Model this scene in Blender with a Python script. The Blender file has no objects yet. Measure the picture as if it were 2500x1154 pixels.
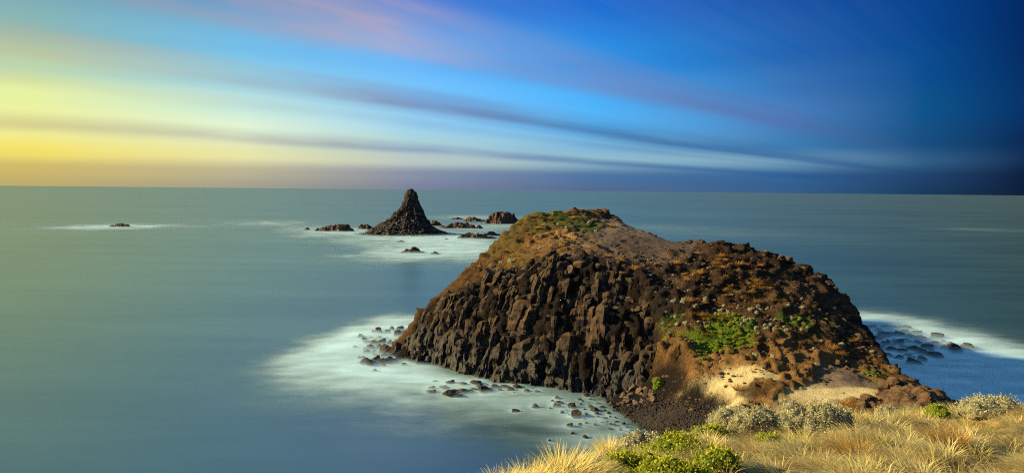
import bpy, math, random
import numpy as np
from mathutils import Matrix, Vector
from mathutils.geometry import delaunay_2d_cdt

random.seed(11)
RNG = np.random.default_rng(11)
scene = bpy.context.scene
COL = scene.collection

# ------------------------------------------------------------------ camera
W0, H0, FPX = 2500.0, 1154.0, 1785.0          # photograph size and focal length in its pixels
CAM_H = 30.0
PITCH = math.atan((577 - 464) / FPX)
ROLL = math.radians(0.55)
_f = Vector((0, math.cos(PITCH), -math.sin(PITCH)))
_u0 = Vector((0, math.sin(PITCH), math.cos(PITCH)))
_r0 = Vector((1, 0, 0))
_r = _r0 * math.cos(ROLL) + _u0 * math.sin(ROLL)
_u = _u0 * math.cos(ROLL) - _r0 * math.sin(ROLL)
cam_data = bpy.data.cameras.new('camera')
cam_data.sensor_width = 36.0
cam_data.lens = 36.0 * FPX / W0
cam_data.clip_start = 0.1
cam_data.clip_end = 90000.0
cam = bpy.data.objects.new('camera', cam_data)
COL.objects.link(cam)
M = Matrix.Identity(4)
for i in range(3):
    M[i][0], M[i][1], M[i][2] = _r[i], _u[i], -_f[i]
M[2][3] = CAM_H
cam.matrix_world = M
scene.camera = cam

# ------------------------------------------------------------------ sun, exposure
SUN_AZ = math.radians(-86.0)      # measured from the view direction, negative = left
SUN_EL = math.radians(20.0)
sd = bpy.data.lights.new('sun', 'SUN')
sd.energy = 5.0
sd.angle = math.radians(2.0)
sd.color = (1.0, 0.76, 0.36)
sun = bpy.data.objects.new('sun', sd)
COL.objects.link(sun)
to_sun = Vector((math.sin(SUN_AZ) * math.cos(SUN_EL), math.cos(SUN_AZ) * math.cos(SUN_EL), math.sin(SUN_EL)))
sun.rotation_euler = to_sun.to_track_quat('Z', 'Y').to_euler()
scene.view_settings.view_transform = 'Standard'
scene.view_settings.look = 'None'
scene.view_settings.exposure = 1.2
scene.view_settings.gamma = 1.0
scene.view_settings.use_curve_mapping = False
scene.render.engine = 'CYCLES'
scene.cycles.max_bounces = 5
scene.cycles.diffuse_bounces = 3
scene.cycles.glossy_bounces = 2
scene.cycles.transmission_bounces = 2
scene.cycles.transparent_max_bounces = 24
scene.cycles.use_denoising = False
scene.cycles.filter_width = 1.1
scene.cycles.sample_clamp_indirect = 4.0


def lin(c):
    c = np.asarray(c, float) / 255.0
    v = np.where(c <= 0.04045, c / 12.92, ((c + 0.055) / 1.055) ** 2.4)
    return (float(v[0]), float(v[1]), float(v[2]), 1.0)


class NT:
    """small helper round a node tree"""
    def __init__(self, tree):
        self.t = tree
        tree.nodes.clear()

    def n(self, typ, **kw):
        nd = self.t.nodes.new(typ)
        for k, v in kw.items():
            setattr(nd, k, v)
        return nd

    def put(self, sock, v):
        if hasattr(v, 'is_linked') or isinstance(v, bpy.types.NodeSocket):
            self.t.links.new(v, sock)
        elif v is not None:
            sock.default_value = v

    def math(self, op, a, b=None, c=None, clamp=False):
        nd = self.n('ShaderNodeMath', operation=op, use_clamp=clamp)
        self.put(nd.inputs[0], a)
        if b is not None:
            self.put(nd.inputs[1], b)
        if c is not None:
            self.put(nd.inputs[2], c)
        return nd.outputs[0]

    def rng(self, v, a, b, c=0.0, d=1.0, smooth=False):
        nd = self.n('ShaderNodeMapRange')
        nd.interpolation_type = 'SMOOTHSTEP' if smooth else 'LINEAR'
        nd.clamp = True
        self.put(nd.inputs[0], v)
        for i, x in enumerate((a, b, c, d)):
            nd.inputs[1 + i].default_value = x
        return nd.outputs[0]

    def ramp(self, v, stops, interp='LINEAR'):
        nd = self.n('ShaderNodeValToRGB')
        cr = nd.color_ramp
        cr.interpolation = interp
        while len(cr.elements) < len(stops):
            cr.elements.new(0.5)
        for e, (p, c) in zip(cr.elements, stops):
            e.position = p
            e.color = c
        self.put(nd.inputs[0], v)
        return nd.outputs[0]

    def mix(self, fac, a, b, blend='MIX'):
        nd = self.n('ShaderNodeMix', data_type='RGBA', blend_type=blend)
        nd.clamp_factor = True
        self.put(nd.inputs[0], fac)
        self.put(nd.inputs[6], a)
        self.put(nd.inputs[7], b)
        return nd.outputs[2]

    def noise(self, vec, scale, detail=4.0, rough=0.55, dist=0.0, color=False):
        nd = self.n('ShaderNodeTexNoise')
        if vec is not None:
            self.put(nd.inputs['Vector'], vec)
        nd.inputs['Scale'].default_value = scale
        nd.inputs['Detail'].default_value = detail
        nd.inputs['Roughness'].default_value = rough
        nd.inputs['Distortion'].default_value = dist
        return nd.outputs['Color' if color else 'Fac']

    def mapping(self, vec, scale=(1, 1, 1), rot=(0, 0, 0), loc=(0, 0, 0)):
        nd = self.n('ShaderNodeMapping')
        self.put(nd.inputs[0], vec)
        nd.inputs[1].default_value = loc
        nd.inputs[2].default_value = rot
        nd.inputs[3].default_value = scale
        return nd.outputs[0]

    def attr(self, name):
        return self.n('ShaderNodeAttribute', attribute_name=name)

    def bump(self, h, strength, dist):
        nd = self.n('ShaderNodeBump')
        nd.inputs['Strength'].default_value = strength
        nd.inputs['Distance'].default_value = dist
        self.put(nd.inputs['Height'], h)
        return nd.outputs[0]


# ------------------------------------------------------------------ world: evening sky with streaked cloud
world = bpy.data.worlds.new('World')
scene.world = world
world.use_nodes = True
g = NT(world.node_tree)
tc = g.n('ShaderNodeTexCoord')
sep = g.n('ShaderNodeSeparateXYZ')
g.put(sep.inputs[0], tc.outputs['Generated'])
dx, dy, dz = sep.outputs
hyp = g.math('SQRT', g.math('ADD', g.math('MULTIPLY', dx, dx), g.math('ADD', g.math('MULTIPLY', dy, dy), 1e-6)))
tel = g.math('MAXIMUM', g.math('DIVIDE', dz, hyp), 0.0)
# angle away from the sun's azimuth, 0..180 degrees
SKY_AZ = math.radians(-90.0)
cosd = g.math('DIVIDE', g.math('ADD', g.math('MULTIPLY', dx, math.sin(SKY_AZ)), g.math('MULTIPLY', dy, math.cos(SKY_AZ))), hyp)
delta = g.math('MULTIPLY', g.math('ARCCOSINE', g.math('MINIMUM', g.math('MAXIMUM', cosd, -1.0), 1.0)), 180.0 / math.pi)
tpos = g.math('DIVIDE', tel, 0.40)
SKY = [
    (57, [(0, (182, 164, 98)), (.02, (204, 180, 92)), (.036, (240, 222, 98)), (.075, (240, 246, 162)), (.105, (226, 238, 160)), (.135, (184, 210, 172)), (.18, (132, 178, 178)), (.25, (104, 152, 172)), (.40, (70, 125, 170))]),
    (70, [(0, (158, 154, 132)), (.02, (186, 178, 140)), (.04, (228, 224, 165)), (.075, (226, 246, 214)), (.105, (190, 226, 218)), (.14, (140, 205, 230)), (.18, (110, 186, 228)), (.25, (70, 142, 200)), (.40, (45, 110, 185))]),
    (82, [(0, (122, 128, 144)), (.02, (136, 146, 160)), (.038, (184, 198, 190)), (.06, (176, 214, 214)), (.09, (150, 206, 236)), (.13, (116, 196, 250)), (.17, (100, 180, 246)), (.26, (60, 122, 210)), (.40, (25, 92, 190))]),
    (96, [(0, (84, 104, 138)), (.02, (78, 116, 156)), (.042, (150, 190, 204)), (.06, (120, 178, 214)), (.09, (86, 180, 242)), (.125, (74, 174, 246)), (.17, (40, 146, 228)), (.26, (2, 102, 204)), (.40, (2, 80, 175))]),
    (110, [(0, (58, 96, 132)), (.02, (52, 96, 146)), (.042, (112, 156, 184)), (.06, (62, 124, 178)), (.10, (72, 126, 188)), (.14, (50, 114, 182)), (.18, (20, 96, 176)), (.26, (4, 76, 162)), (.40, (2, 62, 140))]),
    (119, [(0, (26, 56, 90)), (.02, (30, 64, 104)), (.04, (46, 92, 132)), (.06, (18, 76, 126)), (.10, (6, 80, 136)), (.15, (2, 74, 140)), (.20, (1, 66, 138)), (.26, (1, 58, 132)), (.40, (1, 48, 112))]),
    (126, [(0, (3, 20, 46)), (.02, (0, 14, 46)), (.05, (0, 22, 68)), (.10, (0, 36, 90)), (.17, (0, 26, 78)), (.20, (0, 26, 78)), (.26, (0, 30, 84)), (.32, (0, 32, 84)), (.40, (0, 32, 82))]),
]
col = None
prev = None
for dgr, stops in SKY:
    rc = g.ramp(tpos, [(t / 0.40, lin(c)) for t, c in stops], 'EASE')
    if col is None:
        col = rc
    else:
        col = g.mix(g.rng(delta, prev, dgr, smooth=False), col, rc)
    prev = dgr
# cloud streaks: parallel bands of a high cloud sheet, meeting at one point of the horizon
VA = math.radians(37.0)
cross = g.math('ADD', g.math('MULTIPLY', dx, math.cos(VA)), g.math('MULTIPLY', dy, -math.sin(VA)))
s = g.math('DIVIDE', g.math('MAXIMUM', dz, 0.0), g.math('ADD', g.math('ABSOLUTE', cross), 0.02))
comb = g.n('ShaderNodeCombineXYZ')
g.put(comb.inputs[0], g.math('MULTIPLY', s, 9.0))
g.put(comb.inputs[1], g.math('MULTIPLY', delta, 0.022))
n1 = g.noise(comb.outputs[0], 1.0, 2.0, 0.5)
comb2 = g.n('ShaderNodeCombineXYZ')
g.put(comb2.inputs[0], g.math('MULTIPLY', s, 60.0))
g.put(comb2.inputs[1], g.math('MULTIPLY', delta, 0.02))
n2 = g.noise(comb2.outputs[0], 1.0, 3.0, 0.6)
s_w = g.math('ADD', s, g.math('MULTIPLY', g.math('SUBTRACT', n1, 0.5), g.math('MULTIPLY', s, 0.38)))


def gv(v):
    return (v, v, v, 1)


dens = g.ramp(g.math('DIVIDE', s_w, 0.5), [
    (0.0, gv(.30)), (.028 / .5, gv(.40)), (.048 / .5, gv(.06)), (.058 / .5, gv(.12)), (.072 / .5, gv(.78)), (.090 / .5, gv(.12)),
    (.104 / .5, gv(.05)), (.118 / .5, gv(.25)), (.128 / .5, gv(.10)), (.136 / .5, gv(.30)), (.152 / .5, gv(.85)), (.178 / .5, gv(.45)), (.200 / .5, gv(.04)),
    (.225 / .5, gv(.03)), (.270 / .5, gv(.85)), (.315 / .5, gv(.60)), (.38 / .5, gv(.10)), (.5 / .5, gv(.20))], 'EASE')
# the streaks thin out and break up unevenly
cmb3 = g.n('ShaderNodeCombineXYZ')
g.put(cmb3.inputs[0], g.math('MULTIPLY', s, 16.0))
g.put(cmb3.inputs[1], g.math('MULTIPLY', delta, 0.055))
n5 = g.noise(cmb3.outputs[0], 1.0, 3.0, 0.55)
dens = g.math('MULTIPLY', dens, g.rng(n5, 0.30, 0.62, 0.50, 1.15, smooth=True))
dens = g.math('MULTIPLY', dens, g.rng(g.math('ABSOLUTE', cross), 0.04, 0.30, 0.0, 1.0, smooth=True))
dens = g.math('MULTIPLY', dens, g.rng(n2, 0.25, 0.70, 0.82, 1.05))
low = g.ramp(g.math('DIVIDE', g.math('SUBTRACT', delta, 50.0), 80.0), [
    (0.0, lin((205, 186, 116))), (.22, lin((172, 166, 152))), (.42, lin((112, 126, 172))), (.58, lin((62, 108, 160))), (.78, lin((22, 82, 142))), (.95, lin((6, 40, 92)))])
high = g.ramp(g.math('DIVIDE', g.math('SUBTRACT', delta, 50.0), 80.0), [
    (0.0, lin((120, 150, 160))), (.22, lin((150, 156, 178))), (.38, lin((184, 164, 180))), (.50, lin((118, 146, 200))), (.74, lin((82, 108, 164))), (.95, lin((8, 50, 108)))])
cc = g.mix(g.rng(s, .18, .25), low, high)
clouds = g.mix(g.math('MULTIPLY', dens, 0.82), col, cc)
# extra pale cloud out of view overhead, added to lift the ambient light
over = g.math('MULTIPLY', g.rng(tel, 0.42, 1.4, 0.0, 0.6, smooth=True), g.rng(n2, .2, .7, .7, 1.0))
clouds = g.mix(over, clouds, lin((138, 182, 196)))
# daylight scattering of the clear air
sky = g.n('ShaderNodeTexSky')
sky.sky_type = 'NISHITA'
sky.sun_disc = False
sky.sun_elevation = SUN_EL
sky.sun_rotation = SUN_AZ
air = g.mix(1.0, sky.outputs[0], (0.05, 0.05, 0.05, 1), 'MULTIPLY')
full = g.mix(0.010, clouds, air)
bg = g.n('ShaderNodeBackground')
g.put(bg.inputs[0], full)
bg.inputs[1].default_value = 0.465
wo = g.n('ShaderNodeOutputWorld')
g.t.links.new(bg.outputs[0], wo.inputs[0])


# ------------------------------------------------------------------ pixel <-> world
def ray(px, py):
    return _f + _r * ((px - W0 / 2) / FPX) - _u * ((py - H0 / 2) / FPX)


def at(px, py, Y):
    d = ray(px, py)
    t = Y / d.y
    return Vector((d.x * t, Y, CAM_H + d.z * t))


def at_z(px, py, z=0.0):
    d = ray(px, py)
    t = (z - CAM_H) / d.z
    return Vector((d.x * t, d.y * t, z))


# ------------------------------------------------------------------ numpy noise
_perm = np.random.default_rng(5).permutation(4096).astype(np.int64)
_grad = np.random.default_rng(6).normal(size=(4096, 3))
_grad /= np.linalg.norm(_grad, axis=1)[:, None]


def _hash(ix, iy, iz):
    return _perm[(_perm[(_perm[ix & 4095] + iy) & 4095] + iz) & 4095]


def pn(p):
    p = np.asarray(p, float)
    i = np.floor(p).astype(np.int64)
    f = p - i
    w = f * f * f * (f * (f * 6 - 15) + 10)
    out = 0
    for a in (0, 1):
        wa = w[:, 0] if a else 1 - w[:, 0]
        for b in (0, 1):
            wb = w[:, 1] if b else 1 - w[:, 1]
            for c in (0, 1):
                wc = w[:, 2] if c else 1 - w[:, 2]
                gr = _grad[_hash(i[:, 0] + a, i[:, 1] + b, i[:, 2] + c)]
                d = gr[:, 0] * (f[:, 0] - a) + gr[:, 1] * (f[:, 1] - b) + gr[:, 2] * (f[:, 2] - c)
                out = out + wa * wb * wc * d
    return out * 1.5


def fbm(p, o=4, gain=0.5):
    p = np.asarray(p, float)
    a, t = 1.0, 0
    for k in range(o):
        t = t + a * pn(p + 17.3 * k)
        p = p * 2.03
        a *= gain
    return t


def ridged(p, o=4):
    p = np.asarray(p, float)
    a, t = 1.0, 0
    for k in range(o):
        t = t + a * (1 - 2 * np.abs(pn(p + 9.1 * k)))
        p = p * 2.1
        a *= 0.5
    return t * 0.5


def worley(p):
    """F1, F2 and a random number per cell, 3D"""
    p = np.asarray(p, float)
    i = np.floor(p).astype(np.int64)
    f1 = np.full(len(p), 9.0)
    f2 = np.full(len(p), 9.0)
    idv = np.zeros(len(p))
    for a in (-1, 0, 1):
        for b in (-1, 0, 1):
            for c in (-1, 0, 1):
                h = _hash(i[:, 0] + a, i[:, 1] + b, i[:, 2] + c)
                q = np.stack([i[:, 0] + a + 0.5 + 0.45 * _grad[h, 0], i[:, 1] + b + 0.5 + 0.45 * _grad[h, 1], i[:, 2] + c + 0.5 + 0.45 * _grad[h, 2]], 1)
                d = np.linalg.norm(q - p, axis=1)
                m = d < f1
                f2 = np.where(m, f1, np.minimum(f2, d))
                idv = np.where(m, h / 4096.0, idv)
                f1 = np.where(m, d, f1)
    return f1, f2, idv


def sstep(x, a, b):
    t = np.clip((np.asarray(x, float) - a) / (b - a), 0, 1)
    return t * t * (3 - 2 * t)


# ------------------------------------------------------------------ mesh helpers
def mesh_np(name, V, F, smooth=False, mat=None, cols=None, attrs=None):
    """V (n,3); F (m,k) with equal k"""
    V = np.ascontiguousarray(V, np.float32)
    F = np.ascontiguousarray(F, np.int32)
    me = bpy.data.meshes.new(name)
    m, k = F.shape
    me.vertices.add(len(V))
    me.vertices.foreach_set('co', V.ravel())
    me.loops.add(m * k)
    me.loops.foreach_set('vertex_index', F.ravel())
    me.polygons.add(m)
    me.polygons.foreach_set('loop_start', np.arange(0, m * k, k, dtype=np.int32))
    me.polygons.foreach_set('use_smooth', np.full(m, smooth, dtype=bool))
    me.update(calc_edges=True)
    if cols is not None:
        a = me.color_attributes.new('Col', 'FLOAT_COLOR', 'POINT')
        c4 = np.ones((len(V), 4), np.float32)
        c4[:, :3] = cols
        a.data.foreach_set('color', c4.ravel())
    for nm, v in (attrs or {}).items():
        a = me.attributes.new(nm, 'FLOAT', 'POINT')
        a.data.foreach_set('value', np.ascontiguousarray(v, np.float32))
    if mat:
        me.materials.append(mat)
    return me


def obj(name, me, parent=None, loc=None, rot=None, scale=None, kind=None, label=None, cat=None, group=None):
    o = bpy.data.objects.new(name, me)
    COL.objects.link(o)
    if parent is not None:
        o.parent = parent
    if loc is not None:
        o.location = loc
    if rot is not None:
        o.rotation_euler = rot
    if scale is not None:
        o.scale = scale if hasattr(scale, '__len__') else (scale,) * 3
    if kind:
        o['kind'] = kind
    if label:
        o['label'] = label
    if cat:
        o['category'] = cat
    if group:
        o['group'] = group
    return o


def grid_faces(nu, nv, wrap_v=False):
    """vertex index = u*nv + v"""
    u = np.arange(nu - 1)[:, None]
    v = np.arange(nv if wrap_v else nv - 1)[None, :]
    v2 = (v + 1) % nv
    F = np.stack([u * nv + v, (u + 1) * nv + v, (u + 1) * nv + v2, u * nv + v2], -1)
    return F.reshape(-1, 4)


def ico(sub):
    t = (1 + 5 ** 0.5) / 2
    V = [(-1, t, 0), (1, t, 0), (-1, -t, 0), (1, -t, 0), (0, -1, t), (0, 1, t), (0, -1, -t), (0, 1, -t), (t, 0, -1), (t, 0, 1), (-t, 0, -1), (-t, 0, 1)]
    F = [(0, 11, 5), (0, 5, 1), (0, 1, 7), (0, 7, 10), (0, 10, 11), (1, 5, 9), (5, 11, 4), (11, 10, 2), (10, 7, 6), (7, 1, 8), (3, 9, 4), (3, 4, 2), (3, 2, 6), (3, 6, 8), (3, 8, 9), (4, 9, 5), (2, 4, 11), (6, 2, 10), (8, 6, 7), (9, 8, 1)]
    V = [np.array(v) / np.linalg.norm(v) for v in V]
    for _ in range(sub):
        cache, nf = {}, []

        def mid(a, b):
            k = (min(a, b), max(a, b))
            if k not in cache:
                m = V[a] + V[b]
                V.append(m / np.linalg.norm(m))
                cache[k] = len(V) - 1
            return cache[k]
        for a, b, c in F:
            ab, bc, ca = mid(a, b), mid(b, c), mid(c, a)
            nf += [(a, ab, ca), (b, bc, ab), (c, ca, bc), (ab, bc, ca)]
        F = nf
    return np.array(V), np.array(F)


ICO = {k: ico(k) for k in (1, 2, 3, 4)}


def rock_shape(seed, sub=3, cuts=9, rough=0.06, stretch=(1, 1, 1), tight=(0.55, 0.9)):
    """angular stone: a ball cut by random planes, then roughened"""
    r = np.random.default_rng(seed)
    V, F = ICO[sub]
    V = V.copy()
    for _ in range(cuts):
        n = r.normal(size=3)
        n /= np.linalg.norm(n)
        d = r.uniform(*tight)
        s = V @ n
        V = V - np.outer(np.maximum(s - d, 0), n)
    P = V * 2.2 + seed * 3.7
    nrm = V / np.maximum(np.linalg.norm(V, axis=1), 1e-6)[:, None]
    V = V + nrm * (fbm(P, 3) * rough)[:, None]
    return V * np.array(stretch), F


# ------------------------------------------------------------------ materials
def new_mat(name):
    m = bpy.data.materials.new(name)
    m.use_nodes = True
    return m, NT(m.node_tree)


def finish(h, color, rough=0.85, normal=None, spec=0.3, extra=None):
    p = h.n('ShaderNodeBsdfPrincipled')
    h.put(p.inputs['Base Color'], color)
    h.put(p.inputs['Roughness'], rough)
    p.inputs['Specular IOR Level'].default_value = spec
    if normal is not None:
        h.put(p.inputs['Normal'], normal)
    o = h.n('ShaderNodeOutputMaterial')
    h.t.links.new(p.outputs[0], o.inputs[0])
    return p


def rock_material(name, dark, mid, dusty, scale=1.0, wet=(0.3, 3.0), dust=0.6, bump=0.6, guano=None):
    """basalt: mottled stone, dust lying on upward faces, black wet band near the water"""
    m, h = new_mat(name)
    geo = h.n('ShaderNodeNewGeometry')
    P = geo.outputs['Position']
    n1 = h.noise(P, 0.55 * scale, 5, 0.6)
    n2 = h.noise(P, 3.2 * scale, 5, 0.65)
    n3 = h.noise(P, 11.0 * scale, 3, 0.6)
    c = h.mix(h.rng(n1, .35, .68, smooth=True), dark, mid)
    c = h.mix(h.math('MULTIPLY', h.rng(n2, .5, .75), 0.5), c, dusty)
    sp = h.n('ShaderNodeSeparateXYZ')
    h.put(sp.inputs[0], geo.outputs['Normal'])
    up = h.rng(h.math('ADD', sp.outputs[2], h.math('MULTIPLY', h.math('SUBTRACT', n2, .5), 0.9)), .25, .85, 0, dust, smooth=True)
    pz = h.n('ShaderNodeSeparateXYZ')
    h.put(pz.inputs[0], P)
    zz = h.math('ADD', pz.outputs[2], h.math('MULTIPLY', h.math('SUBTRACT', n1, .5), 3.0))
    dry = h.rng(zz, wet[0], wet[1], smooth=True)
    c = h.mix(h.math('MULTIPLY', up, dry), c, dusty)
    c = h.mix(h.math('MULTIPLY', h.math('SUBTRACT', 1.0, dry), 0.8), c, (0.012, 0.011, 0.011, 1))
    c = h.mix(h.rng(n3, .3, .7, .55, 0.0), c, (0.01, 0.008, 0.008, 1))
    if guano:
        ng = h.noise(h.mapping(P, (0.42, 0.42, 0.10)), 1.0, 3, 0.55)
        band = h.math('MULTIPLY', h.rng(pz.outputs[2], guano[0], guano[1]), h.rng(pz.outputs[2], guano[2], guano[3], 1.0, 0.0))
        c = h.mix(h.math('MULTIPLY', h.math('MULTIPLY', band, h.rng(ng, .60, .66)), h.rng(sp.outputs[0], .2, -.3)), c, (0.55, 0.50, 0.46, 1))
    rgh = h.rng(dry, 0, 1, 0.42, 0.9)
    bm = h.bump(h.math('ADD', h.math('MULTIPLY', n2, 0.6), h.math('MULTIPLY', n3, 0.35)), bump, 0.35 / scale)
    finish(h, c, rgh, bm, 0.3)
    return m


M_COLUMN = rock_material('basalt', (0.010, 0.008, 0.008, 1), (0.027, 0.018, 0.014, 1), (0.15, 0.080, 0.030, 1), 1.0, (1.5, 8.0), 0.7, 0.8)
M_SHORE = rock_material('shore_rock', (0.016, 0.014, 0.014, 1), (0.036, 0.028, 0.024, 1), (0.075, 0.052, 0.036, 1), 1.6, (-2.0, 1.2), 0.35, 0.7)
M_FALL = rock_material('fallen_rock', (0.045, 0.033, 0.028, 1), (0.12, 0.08, 0.055, 1), (0.22, 0.14, 0.08, 1), 2.0, (0.0, 1.5), 0.5, 0.5)
M_STACK = rock_material('stack_rock', (0.020, 0.017, 0.020, 1), (0.045, 0.035, 0.036, 1), (0.08, 0.055, 0.045, 1), 0.45, (1.0, 5.5), 0.4, 0.8, (5, 8, 13, 16))
M_REEF = rock_material('reef_rock', (0.045, 0.028, 0.025, 1), (0.13, 0.065, 0.045, 1), (0.2, 0.10, 0.062, 1), 0.45, (-1.0, 1.2), 0.5, 0.8)
M_OUT = rock_material('outcrop_rock', (0.032, 0.022, 0.017, 1), (0.090, 0.052, 0.030, 1), (0.20, 0.112, 0.048, 1), 1.4, (-3, -1), 0.6, 0.7)


def ground_material():
    m, h = new_mat('headland_ground')
    geo = h.n('ShaderNodeNewGeometry')
    P = geo.outputs['Position']
    a = h.attr('Col')
    n1 = h.noise(P, 0.8, 5, 0.6)
    n2 = h.noise(P, 4.5, 5, 0.7)
    n3 = h.noise(P, 16.0, 3, 0.6)
    ra = h.attr('rough').outputs['Fac']
    n0 = h.noise(P, 0.22, 4, 0.6)
    c = h.mix(h.math('MULTIPLY', h.rng(h.math('ADD', n1, h.math('MULTIPLY', n0, .6)), .55, .95), 0.65), a.outputs['Color'], h.mix(1.0, a.outputs['Color'], (0.55, 0.5, 0.46, 1), 'MULTIPLY'))
    spk = h.math('MULTIPLY', h.rng(n2, .40, .60, 1.0, 0.0), h.math('ADD', h.math('MULTIPLY', ra, .8), .2))
    c = h.mix(spk, c, h.mix(1.0, c, (0.30, 0.28, 0.28, 1), 'MULTIPLY'))
    hi = h.math('MULTIPLY', h.rng(n3, .58, .78, 0.0, 0.5), ra)
    c = h.mix(hi, c, h.mix(1.0, c, (1.9, 1.8, 1.7, 1), 'MULTIPLY'))
    hgt = h.math('ADD', h.math('MULTIPLY', n2, h.math('ADD', 0.15, ra)), h.math('MULTIPLY', n3, 0.25))
    bm = h.bump(hgt, 1.0, 0.6)
    finish(h, c, 0.95, bm, 0.15)
    return m


M_GROUND = ground_material()


def leaf_material(name, rough=0.6, trans=0.35):
    m, h = new_mat(name)
    a = h.attr('Col')
    d = h.n('ShaderNodeBsdfPrincipled')
    h.put(d.inputs['Base Color'], a.outputs['Color'])
    d.inputs['Roughness'].default_value = rough
    d.inputs['Specular IOR Level'].default_value = 0.2
    t = h.n('ShaderNodeBsdfTranslucent')
    h.put(t.inputs[0], a.outputs['Color'])
    mx = h.n('ShaderNodeMixShader')
    mx.inputs[0].default_value = trans
    h.t.links.new(d.outputs[0], mx.inputs[1])
    h.t.links.new(t.outputs[0], mx.inputs[2])
    o = h.n('ShaderNodeOutputMaterial')
    h.t.links.new(mx.outputs[0], o.inputs[0])
    return m


M_LEAF = leaf_material('leaf')
M_GRASS = leaf_material('dry_grass', 0.5, 0.5)


# ------------------------------------------------------------------ the headland: terrain from surveyed points
TP, TE, TT = [], [], []        # points, constraint edges, tags


def chain(pts, closed=False):
    base = len(TP)
    TP.extend(pts)
    for k in range(len(pts) - 1):
        TE.append((base + k, base + k + 1))
    return list(range(base, base + len(pts)))


def Z(px, py, z=-0.6):
    return at_z(px, py, z)


# foot of the cliff that faces the camera
foot = chain([Z(*p) for p in [(948, 872), (985, 892), (1050, 897), (1105, 908), (1160, 928), (1225, 940), (1290, 948), (1345, 955), (1400, 966), (1450, 970)]]
             + [Z(1490, 1000, -0.3), Z(1540, 1035, -0.3), Z(1590, 1075, -0.3), Z(1640, 1140, -0.3)])
# skyline of the headland
SIL = [(1003, 800, 130), (1050, 752, 132), (1100, 710, 135), (1150, 660, 141), (1180, 630, 146), (1230, 575, 150), (1270, 535, 158), (1300, 522, 162), (1350, 517, 166), (1400, 518, 170),
       (1460, 515, 173), (1495, 530, 172), (1560, 560, 160), (1640, 590, 144), (1700, 596, 137), (1800, 599, 130), (1890, 627, 126), (1960, 663, 122), (2030, 703, 119),
       (2080, 738, 116), (2084, 785, 112), (2118, 825, 107), (2160, 885, 100), (2200, 922, 95), (2240, 945, 89)]
sil = chain([at(*p) for p in SIL])
back = []
for k, p in enumerate(SIL):
    q = at(*p)
    if k < 6:
        off = Vector((-4, 8, 0))
    elif k < 12:
        off = Vector((-3 + (k - 6) * 1.5, 22, 0))
    else:
        w = 20 if k < 17 else 9
        off = Vector((q.x / q.y * w, w, 0))
    back.append(Vector((q.x + off.x, q.y + off.y, -2.0)))
chain(back)
# brow of the columnar cliff
chain([at(1085, 735, 129), at(1150, 712, 128), at(1200, 695, 127), at(1260, 668, 126), at(1320, 650, 124.5), at(1400, 640, 123), at(1480, 645, 121), at(1540, 668, 118.5), at(1590, 715, 115)])
# right end of the cliff: the gully down to the beach
chain([at(1605, 790, 109.5), at(1612, 850, 106), at(1612, 910, 103), at(1600, 955, 101)])
MID = [
    # cliff, half way
    (1040, 830, 127), (1120, 800, 122.5), (1300, 830, 114.5), (1430, 830, 112),
    # sand bowl and summit slope
    (1210, 640, 138), (1270, 600, 143), (1350, 605, 135), (1450, 605, 134), (1300, 560, 150), (1350, 565, 148), (1430, 560, 152), (1500, 562, 152), (1560, 595, 140), (1600, 625, 129),
    (1330, 537, 158), (1430, 533, 163), (1460, 545, 160),
    # dark slope and tussock slope
    (1650, 650, 122), (1650, 720, 114), (1660, 790, 109), (1750, 645, 122), (1800, 700, 115.5), (1850, 660, 121), (1900, 750, 109.5), (1950, 710, 115), (1800, 790, 106), (1720, 790, 107),
    (2000, 780, 108), (2050, 775, 110.5), (1900, 810, 104.5), (2000, 830, 104), (2070, 830, 105.5), (1750, 860, 102.5), (1680, 850, 103.5),
    (1850, 862, 101), (1950, 860, 101), (2050, 870, 101), (2110, 880, 101), (1660, 930, 99), (1700, 915, 97.5), (1760, 920, 96), (1830, 905, 95.5), (1900, 900, 95), (2000, 900, 96),
    # white face: top edge, foot
    (1868, 908, 94), (1830, 950, 91), (1810, 990, 88), (1745, 985, 93), (1715, 1015, 91.5), (1690, 985, 95),
    (1900, 960, 89.5), (1950, 940, 91), (1985, 955, 89.5), (1930, 1000, 86), (1990, 1010, 84.5),
    # crest of the neck
    (2065, 920, 93), (2110, 945, 90), (2040, 975, 87), (2120, 975, 86), (2150, 935, 93), (2190, 960, 87), (2250, 985, 82), (2330, 1010, 79),
    # beach
    (1650, 1030, 90.5), (1600, 1010, 95), (1560, 1015, 95), (1690, 1060, 86), (1620, 975, 98.5),
]
for p in MID:
    TP.append(at(*p))
# hidden saddle towards the camera's hill, and the sea bed
for q in [(22, 60, 3), (30, 60, 7), (42, 60, 8), (52, 60, 5), (26, 45, 9), (36, 45, 12), (50, 45, 9), (62, 60, -2), (66, 45, -2), (14, 62, -1), (10, 48, -1), (72, 80, -2),
          (-36, 60, -3), (-36, 262, -3), (120, 262, -3), (120, 40, -3), (30, 38, 14), (0, 40, -2), (-30, 110, -3), (90, 130, -3), (100, 180, -3), (-32, 180, -3), (0, 100, -2.5), (-10, 110, -2.5), (76, 100, -2), (60, 72, -1)]:
    TP.append(Vector(q))

GX0, GX1, GY0, GY1, GS = -36.0, 100.0, 40.0, 245.0, 0.32
gx = np.arange(GX0, GX1, GS)
gy = np.arange(GY0, GY1, GS)
NX, NY = len(gx), len(gy)


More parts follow.
